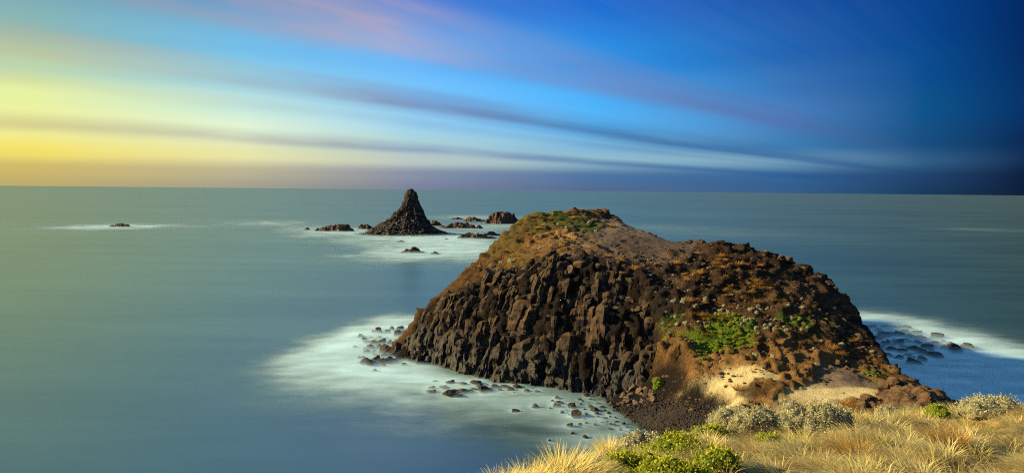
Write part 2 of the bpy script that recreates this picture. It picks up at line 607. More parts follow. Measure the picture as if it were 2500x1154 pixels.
def tin():
    v2 = [Vector((p.x, p.y)) for p in TP]
    ov, oe, of, orig_v, _e, _ff = delaunay_2d_cdt(v2, TE, [], 0, 1e-4)
    zz = []
    for k, src in enumerate(orig_v):
        if src:
            zz.append(TP[src[0]].z)
        else:      # crossing point of two constraint edges: nearest point's height
            d = [((ov[k] - w).length, i) for i, w in enumerate(v2)]
            zz.append(TP[min(d)[1]].z)
    Hh = np.full((NX, NY), -3.0)
    for f in of:
        a, b, c = (ov[i] for i in f)
        za, zb, zc = (zz[i] for i in f)
        i0 = max(0, int((min(a.x, b.x, c.x) - GX0) / GS))
        i1 = min(NX - 1, int((max(a.x, b.x, c.x) - GX0) / GS) + 1)
        j0 = max(0, int((min(a.y, b.y, c.y) - GY0) / GS))
        j1 = min(NY - 1, int((max(a.y, b.y, c.y) - GY0) / GS) + 1)
        if i1 < i0 or j1 < j0:
            continue
        X, Y = np.meshgrid(gx[i0:i1 + 1], gy[j0:j1 + 1], indexing='ij')
        det = (b.y - c.y) * (a.x - c.x) + (c.x - b.x) * (a.y - c.y)
        if abs(det) < 1e-9:
            continue
        l1 = ((b.y - c.y) * (X - c.x) + (c.x - b.x) * (Y - c.y)) / det
        l2 = ((c.y - a.y) * (X - c.x) + (a.x - c.x) * (Y - c.y)) / det
        l3 = 1 - l1 - l2
        ins = (l1 >= -1e-6) & (l2 >= -1e-6) & (l3 >= -1e-6)
        sub = Hh[i0:i1 + 1, j0:j1 + 1]
        sub[ins] = (l1 * za + l2 * zb + l3 * zc)[ins]
    return Hh


def blur(A, r):
    k = 2 * r + 1
    for ax in (0, 1):
        P = np.pad(A, [(r, r) if i == ax else (0, 0) for i in (0, 1)], mode='edge')
        c = np.cumsum(P, axis=ax)
        z = np.zeros_like(np.take(c, [0], axis=ax))
        c = np.concatenate([z, c], axis=ax)
        n = A.shape[ax]
        A = (np.take(c, np.arange(k, k + n), axis=ax) - np.take(c, np.arange(0, n), axis=ax)) / k
    return A


H = tin()
H = blur(blur(H, 2), 2)


def hz(x, y):
    """terrain height at plan position(s)"""
    x = np.asarray(x, float)
    y = np.asarray(y, float)
    u = np.clip((x - GX0) / GS, 0, NX - 1.001)
    v = np.clip((y - GY0) / GS, 0, NY - 1.001)
    i, j = u.astype(int), v.astype(int)
    a, b = u - i, v - j
    return H[i, j] * (1 - a) * (1 - b) + H[i + 1, j] * a * (1 - b) + H[i, j + 1] * (1 - a) * b + H[i + 1, j + 1] * a * b


def hit(px, py):
    """where the headland's surface lies in that direction"""
    d = ray(px, py)
    Y = np.arange(60, 230, 0.15)
    X = d.x / d.y * Y
    zr = CAM_H + d.z / d.y * Y
    k = np.nonzero(zr < hz(X, Y))[0]
    if len(k) == 0:
        k = [np.argmin(np.abs(zr - hz(X, Y)))]
    k = k[0]
    return np.array([X[k], Y[k], zr[k]])


XX, YY = np.meshgrid(gx, gy, indexing='ij')


# plan masks --------------------------------------------------------------
def blob(px, py, rx, ry, soft=0.5, rot=0.0):
    """an elliptic patch on the ground round the place seen there, radii in metres"""
    c = hit(px, py)
    a, b = XX - c[0], YY - c[1]
    ca, sa = math.cos(rot), math.sin(rot)
    q = np.sqrt(((a * ca + b * sa) / rx) ** 2 + ((-a * sa + b * ca) / ry) ** 2)
    return q


def poly_mask(pts):
    m = np.zeros_like(XX, dtype=bool)
    n = len(pts)
    for k in range(n):
        x1, y1 = pts[k]
        x2, y2 = pts[(k + 1) % n]
        if abs(y2 - y1) < 1e-9:
            continue
        cond = ((y1 > YY) != (y2 > YY)) & (XX < (x2 - x1) * (YY - y1) / (y2 - y1) + x1)
        m ^= cond
    return m


cliff_poly = [(TP[i].x, TP[i].y) for i in foot[:10]] + [tuple(hit(*p)[:2]) for p in [(1500, 960), (1580, 930), (1612, 850), (1600, 770), (1575, 705), (1530, 662), (1480, 640), (1400, 632), (1320, 638), (1260, 652), (1205, 678), (1155, 698), (1092, 726), (1050, 760), (1008, 804)]]
CLIFF = blur(poly_mask(cliff_poly).astype(float), 2)

P2 = np.stack([XX.ravel() * 0.06, YY.ravel() * 0.06, np.zeros(XX.size)], 1)
nz_a = fbm(P2 * 1.0, 4).reshape(XX.shape)
nz_b = fbm(P2 * 4.0 + 40, 4).reshape(XX.shape)
nz_c = fbm(P2 * 14.0 + 80, 3).reshape(XX.shape)

SOIL = np.array((0.145, 0.078, 0.030))
DARK = np.array((0.042, 0.030, 0.027))
SAND = np.array((0.50, 0.43, 0.34))
GREY = np.array((0.15, 0.12, 0.105))
PALE = np.array((0.74, 0.64, 0.36))
GREEN = np.array((0.13, 0.23, 0.022))
OLIVE = np.array((0.16, 0.13, 0.030))
TAN = np.array((0.31, 0.175, 0.065))
PEB = np.array((0.020, 0.015, 0.015))

colr = np.zeros(XX.shape + (3,)) + SOIL
rough = np.full(XX.shape, 0.6)
amp = np.full(XX.shape, 0.6)


def paint(mask, c, r=None, a=None):
    global colr, rough, amp
    m = np.clip(mask, 0, 1)
    colr = colr * (1 - m[..., None]) + np.asarray(c) * m[..., None]
    if r is not None:
        rough = rough * (1 - m) + r * m
    if a is not None:
        amp = amp * (1 - m) + a * m


def patch(px, py, rx, ry, c, r=None, a=None, k=1.0, rot=0.0, wob=0.5, soft=0.25):
    if px > 1580 and py < 880:
        ry = ry * 0.62
    q = blob(px, py, rx, ry, rot=rot) + wob * nz_b + 0.35 * wob * nz_c
    paint(k * (1 - sstep(q, 1 - soft, 1 + soft)), c, r, a)


# dark scree of the middle and the far right shoulder
patch(1600, 700, 14, 20, DARK, 1.0, 0.6, 0.95)
patch(1560, 640, 12, 9, DARK * 1.1, 1.0, 0.35, 0.8)
patch(1760, 640, 17, 16, np.array((0.085, 0.050, 0.032)), 1.0, 0.6, 0.95)
patch(1900, 660, 12, 14, np.array((0.085, 0.050, 0.032)), 1.0, 0.7, 0.9)
patch(2030, 740, 8, 12, np.array((0.085, 0.050, 0.032)), 1.0, 0.8, 0.9)
patch(1640, 830, 4, 8, DARK, 1.0, 0.5, 0.9)
patch(2100, 830, 5, 9, DARK, 1.0, 0.4, 0.9)
patch(1870, 770, 14, 5, np.array((0.13, 0.075, 0.042)), 0.9, 0.35, 0.8)
patch(1980, 720, 8, 6, np.array((0.14, 0.085, 0.05)), 0.8, 0.3, 0.7)
# sandy saddle by the summit
patch(1510, 570, 13, 26, SAND * np.array((.46, .42, .44)), 0.4, 0.25, 0.9, wob=0.4)
patch(1420, 598, 9, 6, SAND * np.array((0.5, 0.42, 0.36)), 0.45, 0.4, 0.9, wob=0.3)
patch(1580, 600, 8, 10, GREY * .7, 0.5, 0.2, 0.8)
patch(1460, 548, 5, 8, SAND * 0.6, 0.3, 0.15, 0.8)
patch(1350, 580, 6, 6, TAN * 1.5, 0.45, 0.8, 0.9)
patch(1290, 610, 6, 7, TAN * .8, 0.6, 0.6, 0.6)
patch(1340, 622, 11, 3, TAN * 0.8, 0.6, 0.6, 0.6)
patch(1430, 655, 20, 3.5, DARK * 1.6, 0.9, 0.4, 0.7)
patch(1540, 632, 8, 3.5, GREY * 1.1, 0.5, 0.25, 0.8)
# turf on the summit and the western slope
patch(1330, 528, 11, 14, OLIVE * 1.1, 0.6, 0.35, 0.95)
patch(1400, 545, 8, 8, OLIVE * np.array((.8, .9, .9)), 0.6, 0.3, 0.9)
patch(1365, 532, 4, 5, GREEN * 0.6, 0.5, 0.3, 0.6)
patch(1430, 560, 3, 4, GREEN * 0.6, 0.5, 0.3, 0.7)
patch(1420, 516, 9, 4, SOIL * 0.9, 0.6, 0.4, 0.9)
patch(1240, 590, 4, 10, OLIVE, 0.6, 0.3, 0.6)
patch(1250, 650, 5, 6, OLIVE * 0.9, 0.6, 0.3, 0.6)
patch(1150, 690, 6, 5, SOIL * 0.8, 0.7, 0.4, 0.6)
# brown earth bank of the neck
patch(1850, 870, 16, 6, SOIL * 0.95, 0.6, 0.5, 0.8)
patch(1950, 930, 14, 10, TAN, 0.5, 0.85, 0.95)
patch(1680, 880, 6, 5, TAN * 0.85, 0.5, 1.0, 0.9)
patch(1650, 940, 5, 3.5, TAN * 1.2, 0.4, 0.7, 0.9)
patch(1720, 940, 7, 4, TAN * 1.15, 0.4, 0.7, 0.9)
# pale sand faces
patch(1768, 972, 4.0, 5.0, PALE, 0.15, 0.22, 1.0, rot=-0.5, wob=0.35)
patch(1848, 918, 2.3, 2.3, PALE, 0.15, 0.22, 1.0, wob=0.4)
patch(1730, 995, 4, 4, PALE, 0.15, 0.22, 0.95, wob=0.3)
patch(2042, 955, 3.6, 2.4, PALE * np.array((.85, .8, .8)), 0.15, 0.1, 1.0, wob=0.3)
patch(2080, 935, 4, 6, GREY * 1.5, 0.2, 0.1, 0.8, wob=0.3)
patch(1975, 985, 5, 2.0, PALE * 0.85, 0.3, 0.3, 0.8, wob=0.5)
patch(2050, 962, 5, 1.6, PALE * 1.1, 0.15, 0.08, 0.95, wob=0.3)
patch(1640, 985, 4, 1.3, PALE * 0.8, 0.25, 0.2, 0.8, wob=0.4)
patch(1845, 950, 2.0, 2.0, SOIL * 0.7, 0.6, 0.5, 0.85)
# green mats
for px, py, rx, ry, k in [(1770, 815, 5.2, 3.6, 1.0), (1735, 840, 3.6, 2.6, .95), (1800, 845, 3.4, 2.0, .9), (1935, 790, 1.8, 1.8, .9), (1650, 790, 2.0, 1.8, .5), (2140, 915, 1.2, 1.6, .5), (2040, 810, 1.0, 1.5, .6)]:
    patch(px, py, rx, ry, GREEN, 0.7, 0.35, k, wob=0.9)
# beach of dark pebbles
patch(1630, 1020, 7.0, 6.0, PEB, 1.0, 0.12, 1.0, wob=0.25)
patch(1560, 1010, 6.0, 6.5, PEB, 1.0, 0.12, 1.0, wob=0.25)
patch(1570, 975, 6.5, 4.5, PEB, 1.0, 0.2, 0.95, wob=0.25)
# wet foot
paint((1 - sstep(H + 0.6 * nz_b, 0.4, 1.6)), PEB, 1.0, 0.25)
paint(CLIFF, DARK * 0.7, 1.0, 0.6)

# surface: shifted along its normal by earth relief, sunk behind the basalt columns
gxH, gyH = np.gradient(blur(H, 2), GS)
nrm = np.stack([-gxH, -gyH, np.ones_like(H)], -1)
nrm /= np.linalg.norm(nrm, axis=-1)[..., None]
P3 = np.stack([XX, YY, H], -1).reshape(-1, 3)
rel = 0.9 * fbm(P3 * 0.35, 3) + 0.55 * ridged(P3 * 0.8 + 5, 4) + 0.35 * fbm(P3 * 1.9 + 30, 3)
f1, f2, _ = worley(P3 * 0.75)
rel = rel + 0.6 * (f2 - f1) * (rough.reshape(-1) > 0.5)
# rills that run down the steep earth banks
tang = np.arctan2(gyH, gxH).reshape(-1)
steep = sstep(np.hypot(gxH, gyH), 0.35, 0.9).reshape(-1)
rill = ridged(np.stack([(P3[:, 0] * 1.0 + P3[:, 1] * 0.5) * 0.55, P3[:, 2] * 0.12, P3[:, 1] * 0.05], 1), 3)
rill2 = ridged(np.stack([(P3[:, 0] * 1.0 + P3[:, 1] * 0.6) * 1.5, P3[:, 2] * 0.35, P3[:, 1] * 0.2], 1) + 11, 3)
rel = rel + (1.3 * rill + 0.7 * rill2) * steep * (1 - CLIFF.reshape(-1))
c1, c2, cid = worley(np.stack([P3[:, 0] * 0.55, P3[:, 1] * 0.28, P3[:, 2] * 0.16], 1))
ter = P3[:, 2] / 1.7 + 1.4 * fbm(P3 * 0.13 + 2, 3)
tf = ter - np.floor(ter)
ledge = (sstep(tf, 0.0, 0.25) - tf) * 1.5
rel = rel + ledge * sstep(rough.reshape(-1), .3, .6) * sstep(P3[:, 2], 5, 8)
rel = rel + CLIFF.reshape(-1) * (2.2 * (cid - .5) + 1.6 * np.minimum(c2 - c1, .4))
disp = (rel * amp.reshape(-1))[:, None] * nrm.reshape(-1, 3)
VT = P3 + disp
VT[:, 2] -= 1.0 * CLIFF.reshape(-1)
FT = grid_faces(NX, NY)
zf = VT[FT, 2].max(1)
FT = FT[zf > -0.9]
used = np.unique(FT)
remap = np.full(len(VT), -1)
remap[used] = np.arange(len(used))
me = mesh_np('headland', VT[used], remap[FT], True, M_GROUND, colr.reshape(-1, 3)[used], {'rough': rough.reshape(-1)[used]})
headland = obj('headland', me, kind='structure')
headland['label'] = 'steep brown basalt headland with sandy top and columned cliff'
Zs = VT[:, 2].reshape(NX, NY)
H_SURF = Zs.copy()


def surf(x, y):
    u = np.clip((np.asarray(x, float) - GX0) / GS, 0, NX - 1.001)
    v = np.clip((np.asarray(y, float) - GY0) / GS, 0, NY - 1.001)
    i, j = u.astype(int), v.astype(int)
    a, b = u - i, v - j
    return H_SURF[i, j] * (1 - a) * (1 - b) + H_SURF[i + 1, j] * a * (1 - b) + H_SURF[i, j + 1] * (1 - a) * b + H_SURF[i + 1, j + 1] * a * b


# ------------------------------------------------------------------ basalt columns of the cliff
def column_mesh(name, x, y, top, bottom, r, seed, lean):
    """an upright many-sided basalt column, jointed into blocks, broken top"""
    rg = np.random.default_rng(seed)
    ns = rg.integers(5, 8)
    ang = np.sort((np.arange(ns) + rg.uniform(-.22, .22, ns)) / ns * 2 * math.pi + rg.uniform(0, 6))
    rad = rg.uniform(0.82, 1.15, ns)
    cor = np.stack([np.cos(ang) * rad, np.sin(ang) * rad], 1)
    per = 3
    ring = []
    for k in range(ns):
        a, b = cor[k], cor[(k + 1) % ns]
        for t in np.arange(per) / per:
            ring.append(a * (1 - t) + b * t)
    ring = np.array(ring)
    ring = ring * 0.97 + 0.03 * ring / np.linalg.norm(ring, axis=1)[:, None]
    L = top - bottom
    nseg = max(4, int(L / 0.42))
    zs = np.linspace(0, 1, nseg) * L
    # joints
    jz, z = [], rg.uniform(0.5, 2.0)
    while z < L:
        jz.append(z)
        z += rg.uniform(1.1, 3.2)
    jz = np.array(jz + [1e3])
    blk = np.searchsorted(jz, zs)
    off = rg.normal(0, 0.13 * r, (len(jz) + 1, 2))
    sc = rg.uniform(0.80, 1.14, len(jz) + 1)
    tilt = rg.normal(0, 0.28, 2)
    ell = rg.uniform(0.75, 1.3)
    ring[:, 0] *= ell
    ring[:, 1] /= ell
    dj = np.min(np.abs(zs[:, None] - jz[None, :]), axis=1)
    notch = 1 - 0.22 * np.exp(-(dj / 0.15) ** 2)
    head = np.clip((L - zs) / (0.45 * r), 0, 1)
    cap = np.sqrt(1 - (1 - head) ** 2 * 0.45)
    bulge = sc[blk] * notch * cap
    V = np.empty((nseg, len(ring), 3))
    V[..., 0] = ring[None, :, 0] * r * bulge[:, None] + off[blk, 0][:, None] + lean[0] * (zs - L)[:, None]
    V[..., 1] = ring[None, :, 1] * r * bulge[:, None] + off[blk, 1][:, None] + lean[1] * (zs - L)[:, None]
    tz = (zs / L) ** 3
    V[..., 2] = zs[:, None] - L + tz[:, None] * r * (ring[None, :, 0] * tilt[0] + ring[None, :, 1] * tilt[1])
    V = V.reshape(-1, 3)
    world = V + np.array((x, y, top))
    low = 1 - sstep(world[:, 2], 1.0, 6.0)
    w1, w2, wid = worley(world * np.array((0.7, 0.7, 0.45)))
    d = 0.12 * fbm(world * 0.6, 2) + (0.10 + 0.18 * low) * fbm(world * 1.7 + 7, 3) + 0.42 * (wid - .5)
    axd = np.tile(ring / np.linalg.norm(ring, axis=1)[:, None], (nseg, 1))
    V[:, :2] += axd * d[:, None] * 1.35
    V[:, 2] += 0.25 * d
    tip = V[-len(ring):].mean(0) + np.array((0, 0, 0.12 * r))
    F = grid_faces(nseg, len(ring), True)[:, ::-1]
    n0 = (nseg - 1) * len(ring)
    V = np.vstack([V, tip])
    capf = np.array([[n0 + k, n0 + (k + 1) % len(ring), len(V) - 1, len(V) - 1] for k in range(len(ring))])
    tri = np.vstack([F[:, [0, 1, 2]], F[:, [0, 2, 3]], capf[:, :3]])
    return mesh_np(name, V, tri, False, M_COLUMN)


def in_poly(x, y, pts):
    c = False
    n = len(pts)
    for k in range(n):
        x1, y1 = pts[k]
        x2, y2 = pts[(k + 1) % n]
        if (y1 > y) != (y2 > y) and x < (x2 - x1) * (y - y1) / (y2 - y1) + x1:
            c = not c
    return c


cells = []
sp = 1.52
row = 0
yv = 98.0
while yv < 134:
    xv = -26.0 + (row % 2) * sp / 2
    while xv < 30:
        x = xv + random.uniform(-.38, .38) * sp
        y = yv + random.uniform(-.38, .38) * sp
        if in_poly(x, y, cliff_poly):
            cells.append((x, y))
        xv += sp
    yv += sp * 0.87
    row += 1
ncol = 0
for (x, y) in cells:
    h0 = float(hz(x, y))
    if h0 < -0.3:
        continue
    e = 0.8
    ga = float(hz(x + e, y) - hz(x - e, y)) / (2 * e)
    gb = float(hz(x, y + e) - hz(x, y - e)) / (2 * e)
    gm = math.hypot(ga, gb) + 1e-6
    run = min(0.62, 0.72 / max(gm, 0.5)) * random.uniform(0.55, 1.05)
    lean = (ga / gm * run + random.uniform(-.06, .06), gb / gm * run + random.uniform(-.06, .06))
    ph = float(fbm(np.array([[x * 0.16, y * 0.16, 3.3]]), 2)[0])
    top = h0 + random.uniform(-0.9, 1.2) + 1.4 * ph
    top = max(top, 0.7 + random.random())
    bottom = max(-1.6, top - random.uniform(4.0, 10.5))
    r = sp * random.choice([.32, .40, .46, .54, .64, .95]) * (0.8 if h0 < 4 else 1.0)
    me = column_mesh('basalt_column', x, y, top, bottom, r, 1000 + ncol, lean)
    obj('basalt_column', me, headland, (x, y, top))
    ncol += 1
print('columns', ncol)

# ------------------------------------------------------------------ places of the rocks in the water (seen position, width)
# left point
L1 = [(912, 811, 14), (925, 812, 18), (946, 812, 14), (955, 806, 14), (976, 806, 18, 'shore boulder with a pale top among the tidal rocks off the left point'), (887, 825, 12), (907, 826, 12), (889, 833, 12), (918, 831, 14), (931, 829, 14), (972, 820, 20), (985, 815, 14), (998, 812, 14),
      (899, 837, 14), (911, 841, 22), (932, 840, 20), (951, 836, 14), (966, 832, 14), (903, 852, 20), (927, 849, 16), (942, 850, 14), (893, 862, 20), (913, 860, 14), (915, 868, 12), (947, 862, 34, 'largest black boulder against the left tip of the cliff'), (922, 872, 16),
      (893, 886, 28, 'big rounded boulder furthest out at the left point'), (917, 884, 28), (937, 886, 22), (915, 905, 12), (905, 892, 20), (965, 870, 26), (975, 880, 26), (880, 875, 12), (955, 885, 22), (868, 848, 10), (940, 870, 18), (990, 868, 20), (1000, 830, 16)]
for _ in range(26):
    _x = random.uniform(875, 1000)
    L1.append((_x, random.uniform(812, 895) - (1000 - _x) * 0.02, random.uniform(6, 13)))
# awash along the cliff foot
L2 = [(1062, 930, 10), (1055, 948, 24), (1080, 945, 16), (1050, 957, 20), (1100, 935, 30), (1130, 938, 26), (1160, 935, 34), (1190, 940, 20), (1100, 962, 42, 'broad dark slab of rock awash in front of the cliff foot'), (1130, 958, 36), (1147, 957, 26), (1120, 968, 30), (1183, 956, 36, 'rounded lone rock awash in front of the cliff foot'), (1160, 950, 18), (1210, 945, 24), (1235, 943, 26), (1265, 944, 24),
      (1220, 952, 16), (1245, 951, 18), (1285, 955, 22), (1310, 955, 16), (1255, 958, 12), (1175, 944, 22), (1200, 950, 14), (1090, 948, 18)]
# in the cove
L3 = [(1257, 1003, 20, 'dark boulder furthest out in the misty cove'), (1308, 994, 18), (1360, 972, 15), (1358, 992, 22, 'pair of knobbly boulders, the larger one, in the cove'), (1366, 985, 14), (1395, 994, 18), (1417, 987, 10), (1416, 976, 10), (1423, 980, 10), (1408, 1016, 34, 'largest dark boulder standing in the misty water of the cove'), (1443, 994, 18), (1449, 1002, 17), (1455, 1010, 12), (1427, 999, 10), (1372, 1007, 12), (1391, 1041, 20, 'half drowned boulder blurred by mist in the cove'), (1417, 1037, 12), (1431, 1033, 8), (1397, 1058, 10), (1430, 1067, 12), (1499, 1038, 14, 'upright dark boulder at the water edge of the pebble beach'),
      (1476, 1021, 12), (1486, 1009, 14), (1490, 1017, 12), (1503, 1020, 10), (1507, 1030, 12), (1521, 1034, 14), (1468, 1031, 8), (1454, 1037, 8), (1342, 1075, 10), (1530, 1043, 10), (1515, 1050, 10), (1540, 1050, 10), (1490, 1047, 8), (1470, 993, 12), (1462, 985, 12), (1478, 1002, 10), (1440, 975, 10), (1432, 966, 12)]
for _ in range(24):
    _x = random.uniform(1340, 1530)
    L3.append((_x, random.uniform(975, 1000) + (_x - 1340) * 0.30, random.uniform(4, 9)))
# right hand reef
L4 = [(2168, 800, 26), (2195, 800, 16), (2210, 803, 28), (2150, 806, 18), (2235, 815, 26), (2225, 822, 22), (2148, 817, 20), (2172, 818, 30), (2162, 824, 18), (2195, 818, 26), (2140, 830, 30), (2160, 840, 22), (2190, 840, 30), (2215, 835, 30), (2240, 838, 28), (2287, 825, 36, 'smooth domed rock at the back of the right hand reef'), (2280, 842, 30), (2265, 850, 30),
      (2230, 855, 40, 'low striped slab in the middle of the right hand reef'), (2260, 865, 36), (2200, 860, 26), (2175, 855, 24), (2195, 875, 26), (2225, 872, 24), (2250, 880, 30), (2285, 873, 28), (2230, 888, 30), (2212, 868, 20), (2330, 855, 52, 'largest black rock at the outer end of the right hand reef'), (2355, 850, 30, 'pointed rock furthest right on the right hand reef'), (2310, 850, 26), (2320, 842, 24), (2125, 815, 20), (2115, 805, 20), (2130, 800, 24), (2145, 850, 20), (2150, 863, 18), (2183, 830, 18), (2205, 848, 18), (2245, 828, 18), (2300, 835, 16),
      (2210, 812, 20), (2120, 826, 18), (2135, 842, 20), (2170, 868, 18), (2255, 843, 18), (2240, 862, 20), (2272, 858, 20)]

for _ in range(45):
    _x = random.uniform(2105, 2290)
    L4.append((_x, random.uniform(798, 845) + (_x - 2105) * 0.18, random.uniform(6, 15)))

# ------------------------------------------------------------------ sea
FOAM = [  # (px, py, half width px, half height px, strength) of the churned white water
    (895, 850, 85, 42, 1.3), (905, 850, 105, 55, 1.0), (860, 865, 130, 60, .55), (940, 815, 80, 30, .9), (990, 790, 60, 18, .5), (930, 905, 110, 32, .9), (830, 860, 120, 45, .5), (1010, 920, 110, 30, .7),
    (1120, 950, 150, 38, 0.39), (1080, 985, 170, 50, 0.24), (1280, 968, 160, 32, 0.36), (1390, 990, 130, 40, 0.39), (1470, 1030, 110, 40, 0.39), (1500, 1075, 90, 35, 0.36), (1330, 1035, 160, 40, 0.20), (1420, 1100, 130, 40, 0.27), (1000, 1050, 200, 60, 0.17),
    (2170, 800, 110, 32, 1.32), (2260, 835, 150, 42, 1.20), (2330, 890, 170, 50, 1.02), (2260, 930, 160, 50, 0.96), (2400, 945, 150, 50, 0.84), (2340, 985, 160, 40, 0.96), (2480, 920, 120, 60, 0.54),
    (990, 582, 130, 11, 0.94), (830, 567, 95, 9, 0.94), (740, 558, 70, 8, .55), (1120, 556, 120, 12, 0.62), (1010, 615, 120, 13, .85), (1130, 590, 110, 16, 0.94), (1160, 615, 130, 14, 0.69), (1160, 530, 110, 6, .9), (1250, 548, 80, 9, 0.62), (1040, 628, 170, 14, .5),
    (2440, 880, 160, 60, .8), (2470, 975, 120, 45, .7), (290, 552, 130, 7, 1.0), (660, 544, 95, 7, .85), (860, 592, 120, 6, .3), (240, 556, 90, 6, .4), (1580, 552, 120, 7, .3), (1800, 572, 320, 6, .2), (1700, 560, 200, 9, .22), (2390, 560, 90, 3, .5), (1600, 520, 160, 6, .12),
]
FO = []
for px, py, hw, hh, st in FOAM:
    c = at_z(px, py)
    d = c.y
    FO.append((c.x, c.y, hw * d / FPX, hh * d * d / (FPX * CAM_H), st))


WASH = []
for e in L1 + L2 + L3 + L4:
    c = at_z(e[0], e[1])
    WASH.append((c.x, c.y, e[2] * c.y / FPX * 0.5))


def wash_at(x, y):
    """water churned white close round each rock"""
    t = np.zeros_like(x)
    near = np.nonzero((y > 80) & (y < 190) & (x > -60) & (x < 140))[0]
    if len(near) == 0:
        return t
    xs, ys, tt = x[near], y[near], t[near]
    for cx, cy, r in WASH:
        q = np.hypot(xs - cx, (ys - cy) * 0.8) / r
        tt = np.maximum(tt, 0.75 * np.exp(-((q - 1.0) / 0.9) ** 2))
    t[near] = tt
    return t


def foam_at(x, y):
    wx = 3.0 * fbm(np.stack([x * 0.05, y * 0.03, 0 * x], 1), 3) * np.clip(y / 110, .4, 4)
    wy = 3.0 * fbm(np.stack([x * 0.05 + 50, y * 0.03, 0 * x], 1), 3) * np.clip(y / 110, .4, 4)
    t = np.ones_like(x)
    for cx, cy, rx, ry, st in FO:
        q = ((x + wx - cx) / rx) ** 2 + ((y + wy - cy) / ry) ** 2
        t = t * (1 - np.clip(0.80 * st * np.exp(-q * 0.56), 0, 0.97))
    return np.clip(1 - t * (1 - 0.55 * wash_at(x, y)), 0, 1)


ang = np.concatenate([np.linspace(-180, -50, 27)[:-1], np.linspace(-50, 50, 321), np.linspace(50, 180, 27)[1:]]) * math.pi / 180
rad = np.concatenate([[4.0, 20.0], np.geomspace(45, 900, 380), np.geomspace(930, 60000, 60)])
A, R = np.meshgrid(ang, rad, indexing='ij')
SX, SY = (R * np.sin(A)).ravel(), (R * np.cos(A)).ravel()
fo = foam_at(SX, SY)
VS = np.stack([SX, SY, np.zeros_like(SX)], 1)
FS = grid_faces(len(ang), len(rad))[:, ::-1]


def sea_material():
    m, h = new_mat('sea_water')
    geo = h.n('ShaderNodeNewGeometry')
    P = geo.outputs['Position']
    fa = h.attr('foam').outputs['Fac']
    wv = h.mapping(P, (0.010, 0.045, 1))
    n1 = h.noise(wv, 1.0, 4, 0.55)
    wv2 = h.mapping(P, (0.05, 0.20, 1))
    n2 = h.noise(wv2, 1.0, 5, 0.6)
    wv3 = h.mapping(P, (0.0025, 0.006, 1))
    n3 = h.noise(wv3, 1.0, 3, 0.5)
    deep = h.mix(h.rng(n3, .3, .7), (0.006, 0.040, 0.058, 1), (0.024, 0.078, 0.082, 1))
    milk = h.mix(h.math('MULTIPLY', h.rng(n1, .4, .75), .55), deep, (0.05, 0.125, 0.125, 1))
    warp = h.noise(h.mapping(P, (0.03, 0.05, 1)), 1.0, 2, 0.5, color=True)
    wadd = h.n('ShaderNodeVectorMath', operation='MULTIPLY_ADD')
    h.put(wadd.inputs[0], warp)
    wadd.inputs[1].default_value = (22, 10, 0)
    h.put(wadd.inputs[2], P)
    n4 = h.noise(h.mapping(wadd.outputs[0], (0.055, 0.13, 1)), 1.0, 5, 0.58)
    f = h.math('MULTIPLY', fa, h.rng(n4, .30, .68, .36, 1.12, smooth=True))
    f = h.math('ADD', h.math('MULTIPLY', f, 0.82), h.math('MULTIPLY', h.math('POWER', fa, 3.0), 0.25))
    f = h.math('MINIMUM', f, 1.0)
    c = h.mix(h.math('ADD', h.math('MULTIPLY', h.math('POWER', f, 2.2), 0.72), h.math('MULTIPLY', f, 0.28)), milk, (0.62, 0.88, 1.0, 1))
    bm = h.bump(h.math('ADD', h.math('MULTIPLY', n2, 0.4), h.math('MULTIPLY', n1, 1.5)), 0.12, 0.6)
    p = h.n('ShaderNodeBsdfPrincipled')
    h.put(p.inputs['Base Color'], c)
    h.put(p.inputs['Roughness'], 0.8)
    p.inputs['Specular IOR Level'].default_value = 0.1
    gl = h.n('ShaderNodeBsdfGlossy')
    gl.inputs['Color'].default_value = (0.88, 0.98, 0.80, 1)
    gl.inputs['Roughness'].default_value = 0.24
    h.put(gl.inputs['Normal'], bm)
    fr = h.n('ShaderNodeFresnel')
    fr.inputs[0].default_value = 1.52
    k = h.math('MULTIPLY', h.math('MINIMUM', fr.outputs[0], 0.37), h.rng(f, 0.05, .6, 1.0, 0.12))
    mx = h.n('ShaderNodeMixShader')
    h.put(mx.inputs[0], k)
    h.t.links.new(p.outputs[0], mx.inputs[1])
    h.t.links.new(gl.outputs[0], mx.inputs[2])
    o = h.n('ShaderNodeOutputMaterial')
    h.t.links.new(mx.outputs[0], o.inputs[0])
    return m


M_SEA = sea_material()
sea = obj('sea', mesh_np('sea', VS, FS, True, M_SEA, attrs={'foam': fo}), kind='structure')


def mist_material():
    m, h = new_mat('sea_mist')
    geo = h.n('ShaderNodeNewGeometry')
    P = geo.outputs['Position']
    fa = h.attr('foam').outputs['Fac']
    lay = h.attr('layer').outputs['Fac']
    n = h.noise(h.mapping(P, (0.16, 0.30, 0.6)), 1.0, 4, 0.55)
    a = h.math('SUBTRACT', h.math('ADD', fa, h.math('MULTIPLY', h.math('SUBTRACT', n, .5), 0.9)), h.math('MULTIPLY', lay, 0.42))
    a = h.rng(a, 0.22, 1.15, 0.0, 0.36, smooth=True)
    d = h.n('ShaderNodeBsdfDiffuse')
    d.inputs[0].default_value = (0.62, 0.88, 1.0, 1)
    tr = h.n('ShaderNodeBsdfTransparent')
    mx = h.n('ShaderNodeMixShader')
    h.put(mx.inputs[0], a)
    h.t.links.new(tr.outputs[0], mx.inputs[1])
    h.t.links.new(d.outputs[0], mx.inputs[2])
    o = h.n('ShaderNodeOutputMaterial')
    h.t.links.new(mx.outputs[0], o.inputs[0])
    return m


